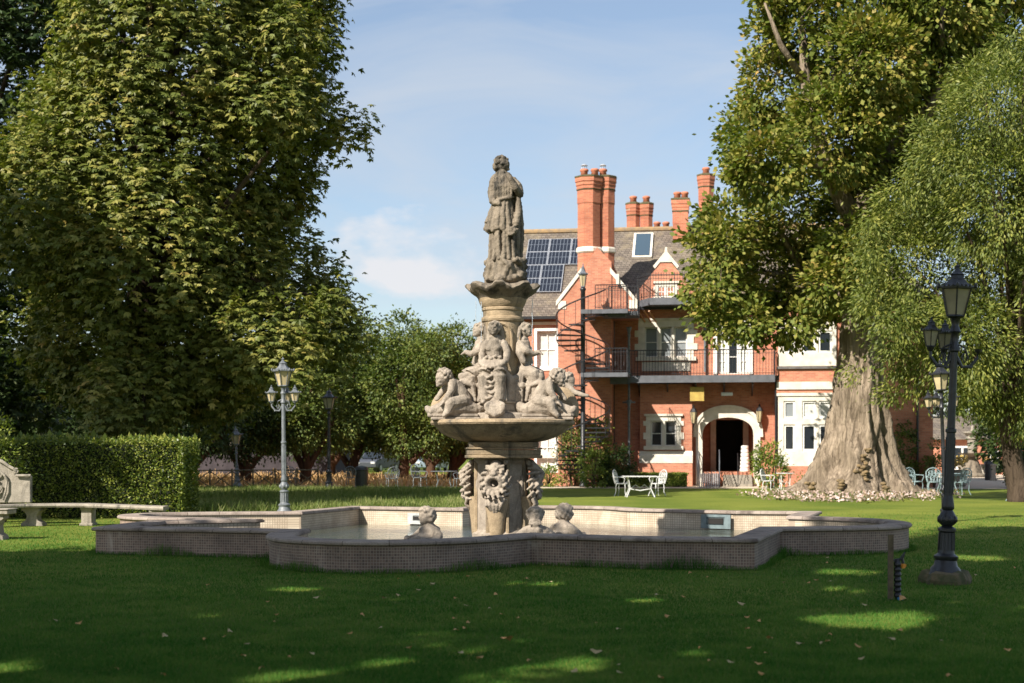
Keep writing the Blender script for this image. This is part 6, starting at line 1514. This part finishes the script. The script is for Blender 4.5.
# --- shrubs at the mansion ---
bush('garden_shrub', 771, 59.5, 443, 36, 'bright green shrub right of the door steps', 'shrub', 'leaf_shrub', .13, 8, 26, 62)
bush('garden_shrub', 617, 60.6, 446, 34, 'dark green shrub right of the spiral staircase foot', 'shrub', 'leaf_dark', .14, 8, 26, 63)
bush('garden_shrub', 593, 60.0, 452, 26, 'light green shrub just right of the staircase centre pole', 'shrub', 'leaf_shrub', .13, 8, 24, 64)
bush('climbing_shrub', 573, 62.2, 412, 30, 'tall climber growing up the wall behind the staircase foot', 'shrub', 'leaf_mid', .13, 8, 26, 65)
bush('climbing_shrub', 600, 62.0, 418, 26, 'leafy climber on the wall between the staircase turns', 'shrub', 'leaf_shrub', .12, 7, 22, 66)
bush('wall_ivy', 905, 61.0, 421, 26, 'ivy climbing the brick wall right of the big trunk', 'ivy', 'leaf_mid', .12, 10, 28, 67)
bush('wall_ivy', 934, 60.0, 436, 14, 'narrow green climber at the corner of the brick wing', 'ivy', 'leaf_mid', .12, 10, 24, 68)
bush('garden_shrub', 548, 61.5, 470, 30, 'low green planting under the left wing window', 'shrub', 'leaf_shrub', .12, 8, 24, 69)
bush('garden_shrub', 806, 57.5, 478, 26, 'brown green low plant at the left root of the big trunk', 'shrub', 'leaf_mid', .1, 8, 24, 70)
bh = empty('box_hedge', hw @ Vector((HU(650, -1.9), -1.9, 0)), HR, 'low clipped box hedge under the stone ground floor window', 'hedge')
n = 9000; u0, u1 = HU(600, -1.9)-HU(650, -1.9), HU(687, -1.9)-HU(650, -1.9); hh2 = .55
u = rng.uniform(u0, u1, n); v = rng.uniform(-.3, .3, n); z = rng.uniform(.03, hh2, n); s_ = rng.integers(0, 2, n); v = np.where(s_ == 0, -.3, v); z = np.where(s_ == 1, hh2, z)
P = np.stack([u, v, z], 1)+rng.normal(size=(n, 3))*.02; ln = rng.uniform(.05, .1, n); quads_mesh('foliage', leaf_quads(P, unit(rng.normal(size=(n, 3))+np.array([0, -.5, .5])), ln, ln*.6, rng), M['leaf_shrub'], bh, rng.uniform(0, 1, n))
m = MB(); m.box(u0, u1, -.27, .27, .01, hh2-.03); m.build('twigs', M['bark_d'], bh)

# --- trees beside and behind the photographer, whose shade covers the near lawn ---
PATCH = [(550, 586, 36, 4), (640, 601, 20, 3), (850, 573, 30, 4.5), (838, 589, 18, 4), (862, 623, 48, 8.5), (908, 618, 24, 5), (590, 664, 28, 7), (8, 668, 32, 7), (290, 680, 48, 8), (400, 664, 28, 5), (492, 660, 24, 7), (975, 558, 32, 3.5), (700, 655, 18, 4), (120, 640, 16, 3), (300, 590, 22, 3)]  # lawn spots meant to be sunlit; the crowns are cut to shape for them
def sun_gaps(o):
    "cuts leaves from the unseen crowns so the sun reaches the lawn in chosen patches"
    me = o.data; n = len(me.vertices); co = np.empty(n*3, np.float32); me.vertices.foreach_get('co', co); co = co.reshape(-1, 4, 3)
    off = np.array(o.parent.location); P = co+off; gx = P[:, :, 0]-to_sun.x/to_sun.z*P[:, :, 2]; gy = P[:, :, 1]-to_sun.y/to_sun.z*P[:, :, 2]
    gx = gx.mean(1); gy = gy.mean(1); kill = np.zeros(len(gx), bool); rg = np.random.default_rng(3); NZ = np.array([.9*noise.noise(Vector((float(a)*1.6, float(b)*.9, 7)))+.7*noise.noise(Vector((float(a)*4.5, float(b)*2.2, 3))) for a, b in zip(gx, gy)])-.15
    for px, y, rx, ry in PATCH:
        d = gd(y); cx = (px-512)*d/F; wx = rx*1.15*d/F+.10; wy = max(.30, ry*d*d/(CAMH*F)+.12); jit = rg.uniform(-.15, .1, len(gx))+NZ
        kill |= ((gx-cx)/wx)**2+((gy-d)/wy)**2 < 1+jit
    at = np.empty(n, np.float32); me.attributes['tint'].data.foreach_get('value', at); keep = ~kill
    nm = quads_mesh('tmp', co[keep], me.materials[0], None, at.reshape(-1, 4)[keep, 0]); o.data = nm.data; bpy.data.objects.remove(nm); bpy.data.meshes.remove(me); o.data.name = 'crown'
def shade_tree(x, y, lobes, label, seed, zt, dens=1.7):
    o = empty('shade_tree', (x, y, 0), 0, label, 'tree', 'tall trees round the photographer')
    _, C2 = crown('crown', lobes, o, M['leaf_chestnut'], dens=dens, cr=.75, per=24, L=.42, Wd=.30, kind='leaf', droop=.3, seed=seed, fill=.3, keep_in=.55, inner=.6); sun_gaps(_)
    trunk('trunk', [(0, 0, -.1), (0, 0, 1), (.2, .1, zt*.5), (0, 0, zt*.9)], [.7, .45, .35, .15], o, M['bark_d'], auto_branches([(0, 0, zt*.4), (0, 0, zt*.55), (0, 0, zt*.7)], C2, 14, .15, seed))
def blob(cz, r, n, seed, sq=1.0, core=True):
    rd_ = random.Random(seed); out_ = [((0, 0, cz), (r*.62, r*.62, r*.6))] if core else []
    for k in range(n):
        a = rd_.uniform(0, 2*PI); e = rd_.uniform(-.6, .9); rr = r*rd_.uniform(.3, .42); out_.append((((r-rr)*math.cos(a)*math.cos(e), (r-rr)*math.sin(a)*math.cos(e), cz+(r-rr)*math.sin(e)*sq), (rr, rr, rr*.8)))
    return out_
shade_tree(-5.8, 4.6, blob(19.2, 6.1, 16, 1), 'tall tree just left of the photographer, outside the photo', 81, 19)
shade_tree(-9.0, -1.5, blob(10.0, 5.6, 11, 2, core=False), 'broad tree behind the photographer to the left, outside the photo', 82, 11, 1.6)
shade_tree(-15.6, 7.2, blob(10.2, 5.6, 15, 3), 'tree left of the photographer, outside the photo', 83, 11)
shade_tree(-6.7, 8.1, blob(11.2, 4.8, 14, 6), 'slender tree left of the photographer near the lawn, outside the photo', 86, 12, 1.6)
shade_tree(-1.0, -4.5, blob(11.5, 6.4, 7, 4, core=False), 'tree right behind the photographer, outside the photo', 84, 12, 1.6)
shade_tree(-22.4, 28.6, blob(12.2, 6.2, 22, 5), 'tree beyond the left edge of the photo beside the hedge', 85, 14)

# --- grass ---
def blades(name, P, hgt, wid, mat, label, rng, lean=.5):
    n = len(P); a = rng.uniform(0, 2*PI, n); S_ = np.stack([np.cos(a), np.sin(a), 0*a], 1)*wid[:, None]*.5; ln = rng.normal(size=(n, 3))*lean; ln[:, 2] = 1; ln = unit(ln)*hgt[:, None]
    V = np.stack([P-S_, P+S_, P+ln+S_*.25, P+ln-S_*.25], 1); o = quads_mesh(name, V, M[mat], None, rng.uniform(0, 1, n)*.6+.4*np.clip(.5+1.3*np.array([noise.noise(Vector((float(a)*2.6, float(b)*2.6, 0)))+.6*noise.noise(Vector((float(a)*.5, float(b)*.5, 4))) for a, b in P[:, :2]]), 0, 1)); return tag(o, label, 'grass', kind='stuff')
rng = np.random.default_rng(99)
from mathutils.geometry import intersect_point_tri_2d
poly = np.array([(p[0], p[1]) for p in outline])
def inside(x, y):
    c = np.zeros(len(x), bool); n = len(poly); j = n-1
    for i in range(n):
        xi, yi = poly[i]; xj, yj = poly[j]; k = ((yi > y) != (yj > y)) & (x < (xj-xi)*(y-yi)/(yj-yi+1e-12)+xi); c ^= k; j = i
    return c
def scatter(n, y0, y1, pw=1.0, marg=1.06):
    y = 1/(rng.uniform(1/y1, 1/y0, n)) if pw else rng.uniform(y0, y1, n); x = rng.uniform(-.375, .375, n)*y*marg; return x, y
x, y = scatter(420000, 9.0, 36.0); k = ~inside(x, y) & (rng.uniform(22, 36, len(y)) > y-1); x, y = x[k], y[k]; n = len(x)
hg_ = rng.uniform(.018, .045, n)*(1+.25*np.array([noise.noise(Vector((a*.8, b*.8, 0))) for a, b in zip(x, y)]))
blades('mown_grass', np.stack([x, y, 0*x], 1), hg_, np.maximum(.004, y*.00042), 'grass', 'short mown grass of the lawn around the pool', rng, .6)
# uncut fringe at the foot of the wall
pts = []; ol2 = inset(outline, -.03)
for i in range(len(ol2)):
    a, b = ol2[i], ol2[(i+1) % len(ol2)]; nn_ = int((b-a).length*260)
    for k in range(nn_): t = random.random(); p = a.lerp(b, t); pts.append((p.x+random.gauss(0, .02), p.y+random.gauss(0, .02)-.0, 0))
P = np.array(pts); f_ = np.array([noise.noise(Vector((a*1.1, b*1.1, 3))) for a, b, _ in P]); hgt = .06+np.clip(f_+.1, 0, 1)*.30*rng.uniform(.4, 1, len(P)); blades('edge_grass', P, hgt, np.full(len(P), .009), 'grass', 'longer uncut grass at the foot of the pool wall', rng, .35)
# long grass bank behind the pool at the left
n = 60000; y = rng.uniform(36.5, 56, n)**1.0; pxx = rng.uniform(186, 470, n); x = (pxx-512)*y/F
blades('long_grass', np.stack([x, y, 0*x], 1), rng.uniform(.08, .30, n)*(1+.6*np.array([noise.noise(Vector((float(a)*.7, float(b)*.7, 0))) for a, b in zip(x, y)])), rng.uniform(.012, .04, n), 'long_grass', 'bank of long uncut grass and weeds behind the pool on the left', rng, .7)
# straw tufts beyond
n = 9000; y = rng.uniform(62, 84, n); x = (rng.uniform(186, 560, n)-512)*y/F; hN = np.clip(np.array([noise.noise(Vector((a*.35, b*.35, 0))) for a, b in zip(x, y)])+.35, .05, 1)
m_ = leaf_mat('dry_stalk', [(.2, (.36, .22, .10)), (.8, (.62, .42, .22))], .8, .2)
M['straw_leaf'] = m_; blades('dry_grass', np.stack([x, y, 0*x], 1), hN*.7, np.full(n, .09), 'straw_leaf', 'dry straw coloured grass and soil under the yews', rng, .9)

# --- fallen leaves on the near lawn ---
lv = []
for v_ in range(3):
    me = bpy.data.meshes.new('fallen_leaf'); bm = bmesh.new(); rd_ = random.Random(v_); k = 9; c = bm.verts.new((0, 0, .012)); ring = []
    for i in range(k): a = 2*PI*i/k; r = (.055 if i % 2 else .04)*(1.25 if i == 0 else 1); ring.append(bm.verts.new((r*math.cos(a), r*.75*math.sin(a), .012*rd_.random()+.012*math.cos(2*a))))
    for i in range(k): bm.faces.new((c, ring[i], ring[(i+1) % k]))
    bm.to_mesh(me); bm.free(); me.materials.append(M['leaf_fallen'] if v_ != 1 else M['leaf_fallen2']); lv.append(me)
spots = [(507, 643, 1.6, 0), (316, 601, 1, 1), (596, 656, 1.3, 1), (741, 607, 1.2, 1), (656, 598, .9, 1), (668, 620, 1, 0), (891, 643, 1.2, 1), (903, 602, 1.5, 0), (574, 676, .9, 1), (165, 640, 1, 1), (456, 634, .9, 0), (490, 612, .9, 1), (770, 642, 1, 0), (800, 648, 1.1, 1), (823, 647, 1.1, 1), (816, 583, .9, 0)]
rd_ = random.Random(12)
while len(spots) < 96:
    px = rd_.gauss(600, 260); y = rd_.uniform(556, 683)**1.0
    if 0 < px < 1024 and not inside(np.array([(px-512)*gd(y)/F]), np.array([gd(y)]))[0]: spots.append((px, y, rd_.uniform(.5, .95), rd_.randrange(3)))
for px, y, s, v_ in spots:
    o = bpy.data.objects.new('fallen_leaf', lv[v_]); COL.objects.link(o); p = ground_at(px, y); o.location = (p.x, p.y, .035); s *= .72; o.scale = (s, s, s); o.rotation_euler = (rd_.uniform(-.4, .4), rd_.uniform(-.4, .4), rd_.uniform(0, 6)); tag(o, 'small yellow or brown fallen leaf lying on the near lawn', 'leaf', 'fallen leaves on the lawn')
